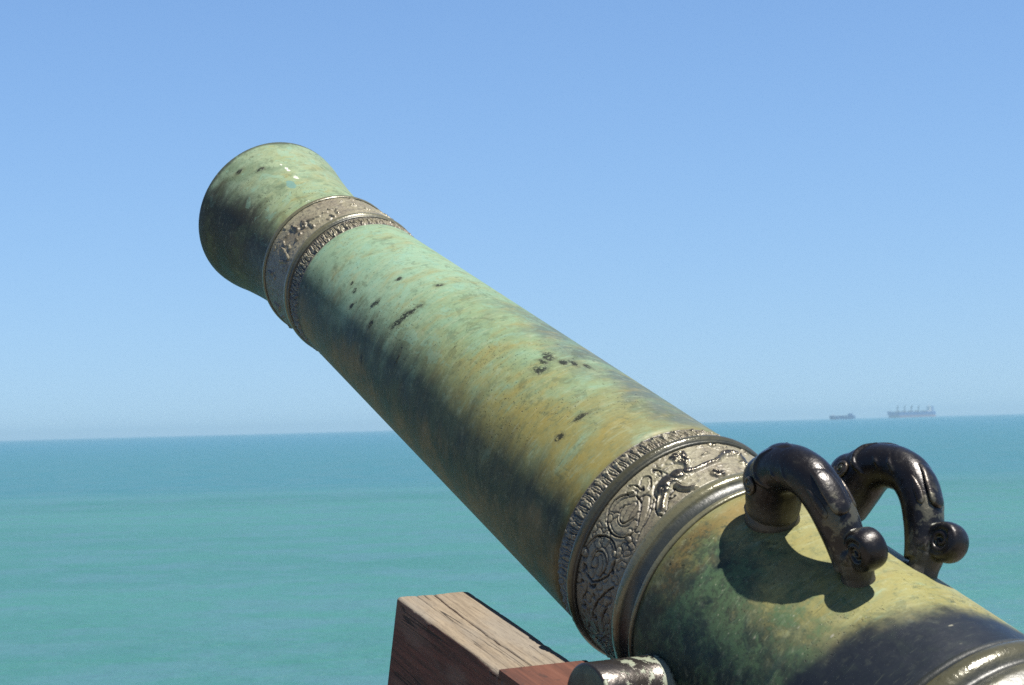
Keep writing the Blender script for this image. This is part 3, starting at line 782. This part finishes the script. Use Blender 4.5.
def d_mband(T, S, Rr):
    h = fS1(T, S)
    U = T * 0.157 * math.pi / 180
    g = (fbm(U * 200, S * 200, 23, 4) - 0.5) * 0.0016
    edge = sstep(1.2275, 1.233, S) * sstep(1.337, 1.331, S)
    h = h * edge + g
    return h, HG(h, 0.5, 0.012)


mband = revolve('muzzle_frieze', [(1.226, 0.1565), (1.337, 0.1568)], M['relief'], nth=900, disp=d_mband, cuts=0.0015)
fil = revolve('muzzle_fillet', curve_prof([(1.3345, 0.1545), (1.335, 0.1585), (1.3395, 0.1605), (1.344, 0.1600), (1.348, 0.1570), (1.3495, 0.1480)], 5), M['moulding'], nth=384, hgt=ring_h(0.155, 0.1605))
ast2 = revolve('muzzle_astragal', curve_prof([(1.2055, 0.150), (1.2065, 0.1570), (1.210, 0.1588), (1.2135, 0.1582), (1.217, 0.1605), (1.222, 0.1610), (1.2265, 0.1590), (1.2275, 0.150)], 5), M['moulding'], nth=384, hgt=ring_h(0.155, 0.161))
lace2 = revolve('muzzle_leaf_border', [(1.164, 0.1547), (1.167, 0.1557), (1.2075, 0.1556)], M['relief'], nth=1300, disp=border(8, 6.4, 1.2075, 1.164, 0.0031), cuts=0.0014)


# --- trunnions
def trunnion(sign):
    c = np.array([0, -0.2553, -0.0791]); r = 0.054
    pr = [(0.13, r), (0.196, r), (0.197, r + 0.0012), (0.201, r + 0.0012), (0.203, r), (0.25, r - 0.0003), (0.3095, r - 0.0006), (0.3120, r - 0.0016), (0.3131, r - 0.0042), (0.3131, 0.03), (0.3129, 0.0005)]
    th = np.linspace(0, 2 * math.pi, 97)
    x = np.array([p[0] for p in pr])[:, None]; q = np.array([p[1] for p in pr])[:, None]
    v = np.stack([np.repeat(sign * x, 97, 1), c[1] + q * np.cos(th), c[2] + q * np.sin(th) * sign], -1).reshape(-1, 3)
    f = grid_faces(len(pr), 97)
    idx = np.repeat((np.arange(len(pr) - 1) >= 8).astype(int), 96)
    return mesh_obj('trunnion', v, f, [M['trunnion'], M['tface']], gun, True, None, idx)


for sg in (-1, 1):
    trunnion(sg)


# --- the two dolphin handles
def tube(path, rx, rn, n=28, cap=True, up=(1, 0, 0)):
    """sweep an ellipse: rx across (along local X), rn within the plane of the path"""
    P = np.array(path, float); m = len(P)
    T = np.gradient(P, axis=0); T /= np.linalg.norm(T, axis=1)[:, None]
    B = np.tile(np.array(up, float), (m, 1)); B -= (B * T).sum(1)[:, None] * T; B /= np.linalg.norm(B, axis=1)[:, None]
    Nn = np.cross(T, B)
    a = np.linspace(0, 2 * math.pi, n, endpoint=False)
    rx = np.broadcast_to(np.asarray(rx, float), (m,)); rn = np.broadcast_to(np.asarray(rn, float), (m,))
    V = P[:, None, :] + rx[:, None, None] * np.cos(a)[None, :, None] * B[:, None, :] + rn[:, None, None] * np.sin(a)[None, :, None] * Nn[:, None, :]
    verts = V.reshape(-1, 3).tolist(); faces = []
    for i in range(m - 1):
        for j in range(n):
            q = (j + 1) % n
            faces.append((i * n + j, i * n + q, (i + 1) * n + q, (i + 1) * n + j))
    if cap:
        faces.append(tuple(range(n))[::-1]); faces.append(tuple((m - 1) * n + j for j in range(n)))
    return verts, faces


def ball(c, rx, ry, rz, n=24):
    v = []; f = []
    for i in range(n + 1):
        p = math.pi * i / n
        for j in range(n):
            a = 2 * math.pi * j / n
            v.append((c[0] + rx * math.sin(p) * math.cos(a), c[1] + ry * math.sin(p) * math.sin(a), c[2] + rz * math.cos(p)))
    for i in range(n):
        for j in range(n):
            q = (j + 1) % n
            f.append((i * n + j, i * n + q, (i + 1) * n + q, (i + 1) * n + j))
    return v, f


def join(parts):
    V = []; F = []
    for v, f in parts:
        o = len(V); V += list(v); F += [tuple(i + o for i in q) for q in f]
    return V, F


def resample(pts, n, smooth=True):
    P = np.array(pts, float)
    if smooth:
        P = np.array(curve3(P, 10))
    d = np.r_[0, np.cumsum(np.linalg.norm(np.diff(P, axis=0), axis=1))]
    t = np.linspace(0, d[-1], n)
    return np.stack([np.interp(t, d, P[:, k]) for k in range(P.shape[1])], 1)


def curve3(P, n):
    P = [2 * P[0] - P[1]] + list(P) + [2 * P[-1] - P[-2]]
    out = []
    for i in range(1, len(P) - 2):
        for t in np.linspace(0, 1, n + 1)[:-1]:
            a, b, c, d = P[i - 1], P[i], P[i + 1], P[i + 2]
            out.append(0.5 * (2 * b + (c - a) * t + (2 * a - 5 * b + 4 * c - d) * t * t + (3 * b - a - 3 * c + d) * t ** 3))
    out.append(P[-2])
    return out


def remeshed(name, V, F, vox, smooth_it, mat, parent, fac=0.5):
    me = bpy.data.meshes.new(name); me.from_pydata([tuple(p) for p in V], [], F); me.update()
    o = link(bpy.data.objects.new(name, me))
    m = o.modifiers.new('r', 'REMESH'); m.mode = 'VOXEL'; m.voxel_size = vox
    s = o.modifiers.new('s', 'SMOOTH'); s.factor = fac; s.iterations = smooth_it
    dg = bpy.context.evaluated_depsgraph_get(); dg.update()
    me2 = bpy.data.meshes.new_from_object(o.evaluated_get(dg))
    o.modifiers.clear(); o.data = me2; me2.name = name
    me2.materials.clear(); me2.materials.append(mat)
    me2.polygons.foreach_set('use_smooth', np.full(len(me2.polygons), True))
    o.parent = parent
    return o


LEAN = R(17.4)                                     # the handles stand radially, this far either side of the crown
# centre line in the handle's plane (s, rho, r across, r in plane)
CL = [(-0.2500, 0.165, 0.0370, 0.0375), (-0.2490, 0.188, 0.0360, 0.0365), (-0.2490, 0.203, 0.0325, 0.0340), (-0.2492, 0.213, 0.0370, 0.0395), (-0.2513, 0.2240, 0.0385, 0.0405), (-0.2537, 0.2490, 0.0395, 0.0420), (-0.2606, 0.2725, 0.0385, 0.0400),
      (-0.2744, 0.2905, 0.0360, 0.0355), (-0.2924, 0.3010, 0.034, 0.0330), (-0.3124, 0.3065, 0.0325, 0.0320), (-0.3400, 0.3060, 0.0315, 0.0310), (-0.3710, 0.2900, 0.0305, 0.0300),
      (-0.3954, 0.2666, 0.0295, 0.0290), (-0.4151, 0.2400, 0.0275, 0.0270), (-0.4290, 0.2150, 0.0255, 0.0255)]
cl = resample(CL, 80)
body = tube([(0, a, b) for a, b, _, _ in cl], cl[:, 2], cl[:, 3], 32)
# volute: the tail curls back and up on itself
cy, cz = -0.4530, 0.2560
half = [(0.0150, 0.0004), (0.0155, 0.0060), (0.0165, 0.0115), (0.0205, 0.0160), (0.0232, 0.0195), (0.0225, 0.0235), (0.0185, 0.0268), (0.0100, 0.0288), (0.0, 0.0293)]
half = [(x * 0.80, r) for x, r in half]
pr_ = [(-x, r) for x, r in half] + [(x, r) for x, r in half[::-1][1:]]
NV = 40
vv_ = [(x, cy + r * math.cos(a), cz + r * math.sin(a)) for x, r in pr_ for a in np.linspace(0, 2 * math.pi, NV, endpoint=False)]
ff_ = [(i * NV + j, i * NV + (j + 1) % NV, (i + 1) * NV + (j + 1) % NV, (i + 1) * NV + j) for i in range(len(pr_) - 1) for j in range(NV)]
ff_ += [tuple(range(NV))[::-1], tuple((len(pr_) - 1) * NV + j for j in range(NV))]
volute = (vv_, ff_)
coil = []
for sg in (-1, 1):
    pts = []
    for q in np.linspace(0, 1, 60):
        a = R(120) + q * R(600); r_ = 0.0180 * (1 - 0.88 * q)
        pts.append((sg * (0.0172 - 0.0026 * q), cy + r_ * math.cos(a), cz + r_ * math.sin(a)))
    coil.append(tube(pts, np.linspace(0.0036, 0.0024, 60), np.linspace(0.0036, 0.0024, 60), 10))
lead = resample([(-0.4120, 0.2430, 0.0270, 0.026), (-0.4260, 0.2350, 0.0262, 0.023), (-0.4420, 0.2400, 0.0240, 0.0180)], 14)
leadt = tube([(0, a, b) for a, b, _, _ in lead], lead[:, 2], lead[:, 3], 24)
foot = tube([(0, -0.4400, 0.165), (0, -0.4400, 0.196), (0, -0.4380, 0.208), (0, -0.4350, 0.228)], [0.0255, 0.0245, 0.0225, 0.0245], [0.0245, 0.0235, 0.0215, 0.022], 24)
snout = tube([(0, -0.2500, 0.175), (0, -0.2490, 0.1985), (0, -0.2490, 0.203), (0, -0.2490, 0.212)], [0.0395, 0.0390, 0.0380, 0.034], [0.0400, 0.0395, 0.0385, 0.035], 32)


def on_tube(i, psi, lift=0.0):
    """point on the handle's skin: station 0..1 along the body, psi from the outer side towards -x"""
    k = min(len(cl) - 1, max(0, int(round(i * (len(cl) - 1)))))
    a = cl[max(0, k - 1)]; b = cl[min(len(cl) - 1, k + 1)]
    t = np.array([0, b[0] - a[0], b[1] - a[1]]); t /= np.linalg.norm(t)
    n = np.cross(t, [1, 0, 0]); n = n if np.dot(n, [0, cl[k][0] + 0.335, cl[k][1] - 0.215]) > 0 else -n
    return np.array([0, cl[k][0], cl[k][1]]) + (cl[k][3] + lift) * math.cos(psi) * n + (cl[k][2] + lift) * math.sin(psi) * np.array([-1, 0, 0])


def strap(st, psi, rad, flip=1):
    pts = [on_tube(s, flip * p) for s, p in zip(st, psi)]
    P = resample(pts, 26)
    r_ = np.interp(np.linspace(0, 1, 26), np.linspace(0, 1, len(rad)), rad)
    return tube(P, r_, r_, 12, True, (0.3, 0.5, 0.81))


ridges = []
for fl in (-1, 1):
    ridges.append(strap([0.43, 0.39, 0.37, 0.37, 0.39], [R(20), R(45), R(70), R(95), R(120)], [0.0022, 0.0042, 0.0042, 0.0038, 0.0020], fl))   # gill edge
    ridges.append(strap([0.10, 0.135, 0.125, 0.095, 0.07], [R(10), R(40), R(70), R(100), R(130)], [0.0034, 0.0046, 0.0046, 0.0044, 0.0030], fl))  # lip
    ridges.append(strap([0.45, 0.48, 0.51], [R(75), R(92), R(110)], [0.001, 0.0030, 0.001], fl))
    ridges.append(strap([0.52, 0.55, 0.59], [R(62), R(82), R(100)], [0.001, 0.0028, 0.001], fl))
# loose upper lip bulge of the head
brow = ball((0, -0.2480, 0.2600), 0.0405, 0.0425, 0.036)
V, F = join([body, volute, leadt, foot, snout, brow] + coil + ridges)
handle = remeshed('dolphin_handle', V, F, 0.0017, 5, M['dolphin'], gun)
handle.rotation_euler = (0, -LEAN, 0)


def ring(c, ax_u, ax_v, r0, r1, n=40):
    """little spiral eye, wound in the plane u, v"""
    pts = []
    for q in np.linspace(0, 1, n):
        a = q * 2 * math.pi * 1.9
        pts.append(np.array(c) + (r0 * (1 - 0.72 * q)) * (math.cos(a) * np.array(ax_u) + math.sin(a) * np.array(ax_v)))
    nrm = np.cross(ax_u, ax_v)
    return tube(pts, r1, r1, 8, True, nrm)


def handle_parts(h):
    for fl in (-1, 1):
        c = on_tube(0.31, fl * R(78), 0.0005)
        k = on_tube(0.31, fl * R(78), 0.01) - c; k /= np.linalg.norm(k)
        u = np.cross(k, [0, 0.25, 0.97]); u /= np.linalg.norm(u); vv = np.cross(k, u)
        e = ring(c, u, vv, 0.0135, 0.0029)
        b_ = ball(c + k * -0.001, 0.0060, 0.0052, 0.0052, 14)
        mesh_obj('eye', *join([e, b_]), M['dolphin'], h)
    # crest behind the brow
    cr = [on_tube(s, 0, l) for s, l in ((0.36, -0.005), (0.40, -0.003), (0.44, -0.0025), (0.48, -0.003), (0.52, -0.006))]
    P = resample(cr, 24); w_ = np.interp(np.linspace(0, 1, 24), [0, 0.3, 0.7, 1], [0.004, 0.010, 0.009, 0.003])
    mesh_obj('crest', *tube(P, w_, 0.0042, 16, True, (1, 0, 0)), M['dolphin'], h)
    # back fin: a tongue lying on the arch, its rounded tip standing a little proud
    fn = [on_tube(s, R(p), l) for s, p, l in ((0.58, 8, -0.006), (0.64, 8, -0.0030), (0.70, 8, -0.0018), (0.755, 8, -0.0008), (0.80, 8, 0.0002))]
    P = resample(fn, 34); q = np.linspace(0, 1, 34)
    w_ = np.interp(q, [0, 0.25, 0.6, 0.9, 0.96, 1], [0.006, 0.0125, 0.0165, 0.0150, 0.0115, 0.005])
    tn = np.interp(q, [0, 0.3, 0.9, 1], [0.003, 0.0050, 0.0055, 0.0035])
    mesh_obj('back_fin', *tube(P, w_, tn, 20, True, (1, 0, 0)), M['dolphin'], h)
    for fl in (-1, 1):
        fn = [on_tube(s, fl * R(p), l) for s, p, l in ((0.66, 62, -0.003), (0.70, 60, -0.0012), (0.745, 58, -0.0008), (0.785, 55, -0.001))]
        P = resample(fn, 22); q = np.linspace(0, 1, 22)
        k = on_tube(0.73, fl * R(60), 0.01) - on_tube(0.73, fl * R(60)); 
        t_ = P[-1] - P[0]; sd_ = np.cross(k, t_)
        mesh_obj('side_fin', *tube(P, np.interp(q, [0, 0.5, 0.9, 1], [0.002, 0.0062, 0.006, 0.002]), 0.003, 14, True, sd_), M['dolphin'], h)


handle_parts(handle)
h2 = handle.copy(); col.objects.link(h2); h2.parent = gun; h2.rotation_euler = (0, LEAN, 0)
h2.scale = (0.98, 0.96, 0.97)
h2.location = (0.006 * math.sin(LEAN), -0.0136, 0.006 * math.cos(LEAN))
for ch in list(handle.children):
    c2 = ch.copy(); col.objects.link(c2); c2.parent = h2

# ------------------------------------------------------------------ the carriage: two sloping timbers
BEAM_T = -0.157                                   # timber slope against the bore axis
CX0, CX1, CV = -0.3465, -0.2110, -0.1450          # outer face, inner face, top plane at s = 0
carr_base = GP + GX * 0.0 + GY * -0.2553
carr = empty('gun_carriage', (carr_base[0], carr_base[1], TERRACE_Z), YAW)
tag(carr, 'weathered timber gun carriage with red-brown plank under the cannon', 'gun carriage')
CM = Matrix.Translation((carr_base[0], carr_base[1], TERRACE_Z)) @ Matrix.Rotation(YAW, 4, 'Z')
BM = GUN @ Matrix.Translation((0, 0, CV)) @ Matrix.Rotation(BEAM_T, 4, 'X')      # beam frame: X right, Y along, Z normal


def place(o, W):
    o.parent = carr; o.matrix_basis = CM.inverted() @ W
    return o


def timber(name, x0, x1, y0, y1, depth, mat, rnd=0.006, cracks=(), crown=0.0):
    """squared beam with softened, worn arrises and cracks cut along its upper face; top at z = 0"""
    # section polyline (rounded), left-bottom -> up -> top -> down right
    nx = 110
    sec = [(x0, -depth)] + [(x0, -depth * (1 - q)) for q in np.linspace(0.02, 0.97, 26)]
    for a in np.linspace(180, 90, 7): sec.append((x0 + rnd + rnd * math.cos(R(a)), -rnd + rnd * math.sin(R(a))))
    sec += [(x, 0) for x in np.linspace(x0 + rnd, x1 - rnd, nx)[1:-1]]
    for a in np.linspace(90, 0, 7): sec.append((x1 - rnd + rnd * math.cos(R(a)), -rnd + rnd * math.sin(R(a))))
    sec += [(x1, -depth * q) for q in np.linspace(0.03, 1, 26)]
    sec.append((x0, -depth))
    sec = np.array(sec)
    ys = np.r_[np.linspace(y0, -0.3, 60), np.linspace(-0.3, y1 - 0.02, 150)[1:], y1 - 0.012, y1 - 0.006, y1 - 0.002, y1]
    X = np.repeat(sec[None, :, 0], len(ys), 0); Z = np.repeat(sec[None, :, 1], len(ys), 0); Y = np.repeat(ys[:, None], len(sec), 1)
    hg = np.ones(X.shape)
    top = (Z > -rnd * 1.2)
    worn = (fbm(X * 30 + 9, Y * 9, 51, 4) - 0.5) * 0.003
    Z = Z + np.where(top, worn, 0)
    # ragged arrises
    nick = np.clip(fbm(Y * 22, X * 0 + (X > (x0 + x1) / 2) * 7.3, 61, 4) - 0.55, 0, 1) * 0.028
    near_edge = np.exp(-np.minimum(np.abs(X - x0), np.abs(X - x1)) / 0.004)
    Z = Z - np.where(top, nick * near_edge, 0)
    for (pts, wd, dp) in cracks:
        d = poly_dist(X + (vnoise(Y * 60, X * 0, 3) - 0.5) * 0.002, Y, pts)
        k = np.exp(-(d / wd) ** 2) * (0.6 + 0.8 * vnoise(Y * 35, X * 0 + 2, 9))
        k = np.where(top, k, 0)
        Z = Z - dp * k; hg = hg - k
    # end grain face is a touch rounded
    e = sstep(y1 - 0.006, y1, Y) * 0.0035
    X = X + np.where(X < (x0 + x1) / 2, e, -e); Z = Z - np.where(top, e, 0)
    v = np.stack([X, Y, Z], -1).reshape(-1, 3)
    f = grid_faces(len(ys), len(sec)).tolist()
    n = len(sec)
    f = [tuple(q) for q in f]
    f.append(tuple((len(ys) - 1) * n + i for i in range(n - 1))); f.append(tuple(i for i in range(n - 1))[::-1])
    return place(mesh_obj(name, v, f, mat, None, True, dict(hgt=np.clip(hg, 0, 1).ravel())), BM)


wd_ = CX1 - CX0
Y1 = 0.2460
cr = [([(CX0 + 0.069, Y1), (CX0 + 0.064, 0.16), (CX0 + 0.060, 0.05), (CX0 + 0.062, -0.05), (CX0 + 0.068, -0.25)], 0.0013, 0.008),
      ([(CX0 + 0.036, Y1), (CX0 + 0.036, 0.12), (CX0 + 0.041, 0.05), (CX0 + 0.045, -0.05), (CX0 + 0.050, -0.2)], 0.0008, 0.0025),
      ([(CX0 + 0.085, -0.04), (CX0 + 0.088, -0.25)], 0.0008, 0.003),
      ([(CX0 + 0.104, 0.0), (CX0 + 0.106, -0.2)], 0.0007, 0.002),
      ([(CX0 + 0.022, 0.03), (CX0 + 0.024, -0.2)], 0.0006, 0.002)]
timber('cheek', CX0, CX1, -1.75, Y1, 0.26, M['wood'], 0.005, cr)
cr2 = [([(-x, y) for x, y in p], a, b) for p, a, b in cr]
timber('cheek', -CX1, -CX0, -1.75, Y1, 0.26, M['wood'], 0.005, cr2)


def bev_box(name, x0, x1, y0, y1, z0, z1, mat, W, bw=0.004):
    import bmesh
    v, f = box_vf(x0, x1, y0, y1, z0, z1)
    bm = bmesh.new()
    vs = [bm.verts.new(p) for p in v]
    for q in f: bm.faces.new([vs[i] for i in q])
    bmesh.ops.recalc_face_normals(bm, faces=bm.faces)
    bmesh.ops.bevel(bm, geom=bm.edges[:], offset=bw, segments=2, affect='EDGES', profile=0.7)
    me = bpy.data.meshes.new(name); bm.to_mesh(me); bm.free()
    me.materials.append(mat)
    a = me.attributes.new('hgt', 'FLOAT', 'POINT'); a.data.foreach_set('value', np.ones(len(me.vertices), dtype=np.float32))
    return place(link(bpy.data.objects.new(name, me)), W)


for sg in (-1, 1):
    xa, xb = (CX0 - 0.016, CX1 + 0.001) if sg < 0 else (-CX1 - 0.001, -CX0 + 0.016)
    pl = bev_box('trunnion_plank', xa, xb, -0.42, PLANK_Y, 0.003, 0.016, M['plank'], BM, 0.0025)
    # legs and feet, below the picture
    for (yy, nm) in ((0.02, 'front_leg'), (-1.1, 'rear_leg')):
        top = (BM @ Vector((0, yy, -0.25)))
        loc = CM.inverted() @ top
        xm = sg * (abs(CX0) + abs(CX1)) / 2
        lg = bev_box('leg', xm - 0.055, xm + 0.055, loc.y - 0.07, loc.y + 0.07, 0.10, loc.z + 0.02, M['wood'], CM, 0.006)
    rl = bev_box('skid', sg * 0.278 - 0.08, sg * 0.278 + 0.08, -1.35, 0.55, 0.0, 0.105, M['wood'], CM, 0.008)
for yy in (-1.0, 0.25):
    bev_box('transom', -0.197, 0.197, yy - 0.06, yy + 0.06, 0.02, 0.16, M['wood'], CM, 0.006)


# ------------------------------------------------------------------ ships on the horizon
def pixel_dir(px, py):
    d = rgt * ((px - 512) / FPX) + up * ((342.5 - py) / FPX) + fwd
    return d.normalized()


def hull_mesh(L, B, D, sheer, z0, z1, fine=0.16):
    """hull slab between z0 and z1 (metres above the waterline), bow at -x"""
    st = np.linspace(0, 1, 25); v = []
    def half(q, z):
        k = min(1.0, (q / fine) ** 0.6) if q < fine else 1.0
        if q > 0.93: k = 1 - 0.35 * ((q - 0.93) / 0.07) ** 2
        fl = 0.55 + 0.45 * (z / D)
        return B / 2 * k * (fl if q < 0.25 else 1.0)
    for q in st:
        for lev in np.linspace(0, 1, 4):
            zt = z1 + (sheer * max(0, (0.22 - q) / 0.22) ** 1.5 + 0.25 * sheer * max(0, (q - 0.9) / 0.1)) * (1 if z1 >= D else 0)
            z = z0 + (zt - z0) * lev
            rake = 0.035 * L * (1 - z / (D + sheer)) * max(0, 1 - q / 0.1)
            x = -L / 2 + q * L + rake
            h = half(q, z)
            v += [(x, -h, z), (x, h, z)]
    f = []; n = 8
    for i in range(24):
        for l in range(3):
            for sd_ in (0, 1):
                a = i * n + l * 2 + sd_; b = a + 2; c = (i + 1) * n + l * 2 + sd_ + 2; d = (i + 1) * n + l * 2 + sd_
                f.append((a, b, c, d) if sd_ == 0 else (a, d, c, b))
        f.append((i * n + 6, i * n + 7, (i + 1) * n + 7, (i + 1) * n + 6))
        f.append((i * n, (i + 1) * n, (i + 1) * n + 1, i * n + 1))
    f.append((0, 1, 3, 2)); f.append((2, 3, 5, 4)); f.append((4, 5, 7, 6))
    e = 24 * n
    f += [(e, e + 2, e + 3, e + 1), (e + 2, e + 4, e + 5, e + 3), (e + 4, e + 6, e + 7, e + 5)]
    return v, f


def bxs(lst):
    return join([box_vf(*b) for b in lst])


def bar(p, q, r):
    a = np.array(p, float); b = np.array(q, float)
    return tube([a, a + (b - a) * 0.5, b], r, r, 8, True, (0, 1, 0))


def ship_at(name, px, dist, yaw_extra=0.0):
    d = pixel_dir(px, 342.5); az = math.atan2(d.x, d.y)
    return empty(name, (math.sin(az) * dist, math.cos(az) * dist, 0), -az + yaw_extra)


S_ = ship_at('cargo_ship', 908.5, 7200, R(8))
tag(S_, 'large hazy cargo ship with deck cranes, right of the small ship on the horizon', 'ship')
L = 188
mesh_obj('hull', *hull_mesh(L, 30, 21, 5, 9.0, 21), M['hull_dark'], S_, False)
mesh_obj('waterline_band', *hull_mesh(L * 0.985, 29.9, 21, 5, 0.0, 9.0), M['hull_red'], S_, False)
mesh_obj('hatch_covers', *bxs([(-62 + i * 25, -44 + i * 25, -9, 9, 20.5, 25) for i in range(5)]), M['ship_deck'], S_, False)
mesh_obj('superstructure', *bxs([(60, 80, -14, 14, 20.8, 27), (62, 79, -12, 12, 27, 33), (63, 77, -11, 11, 33, 39), (62, 73, -15, 15, 39, 42.5)]), M['ship_white'], S_, False)
mesh_obj('funnel', *bxs([(80, 86, -4, 4, 20.8, 40), (80.5, 85.5, -3, 3, 40, 42)]), M['hull_dark'], S_, False)
mesh_obj('forecastle_mast', *bar((-84, 0, 24), (-84, 0, 36), 0.5), M['ship_buff'], S_, False)
cr0 = None
for i in range(4):
    x = -52 + i * 27
    if cr0 is None:
        cr0 = mesh_obj('deck_crane', *join([bar((0, 0, 20.5), (0, 0, 38), 2.0), box_vf(-2.6, 2.6, -2.4, 2.4, 36, 42), bar((1.5, 0, 37.5), (4.5, 0, 51), 0.9), bar((0.5, 0, 42), (4.5, 0, 51), 0.4)]), M['ship_buff'], S_, False)
        o = cr0
    else:
        o = cr0.copy(); col.objects.link(o); o.parent = S_
    o.location = (x, 0, 0)
mesh_obj('aft_mast', *join([bar((70, 0, 42), (70, 0, 50), 0.6), bar((68, 0, 47), (72, 0, 47), 0.4)]), M['ship_white'], S_, False)

T_ = ship_at('cargo_ship', 839.5, 6000, R(-6))
tag(T_, 'small low hazy ship on the horizon, left of the large cargo ship', 'ship')
L = 85
mesh_obj('hull', *hull_mesh(L, 15, 11, 2.5, 0.0, 11), M['hull_grey'], T_, False)
mesh_obj('deckhouse', *bxs([(19, 33, -6, 6, 10.8, 15.5), (21, 29, -5.5, 5.5, 15.5, 19.5)]), M['hull_grey'], T_, False)
mesh_obj('foremast', *join([bar((-30, 0, 11), (-30, 0, 21), 0.5), box_vf(-35, -25, -4, 4, 10.8, 15)]), M['ship_white'], T_, False)
mesh_obj('funnel', *bxs([(31, 35, -2, 2, 10.8, 20)]), M['hull_dark'], T_, False)
mesh_obj('hatch_coaming', *bxs([(-22, 15, -5, 5, 10.8, 12.2)]), M['ship_deck'], T_, False)
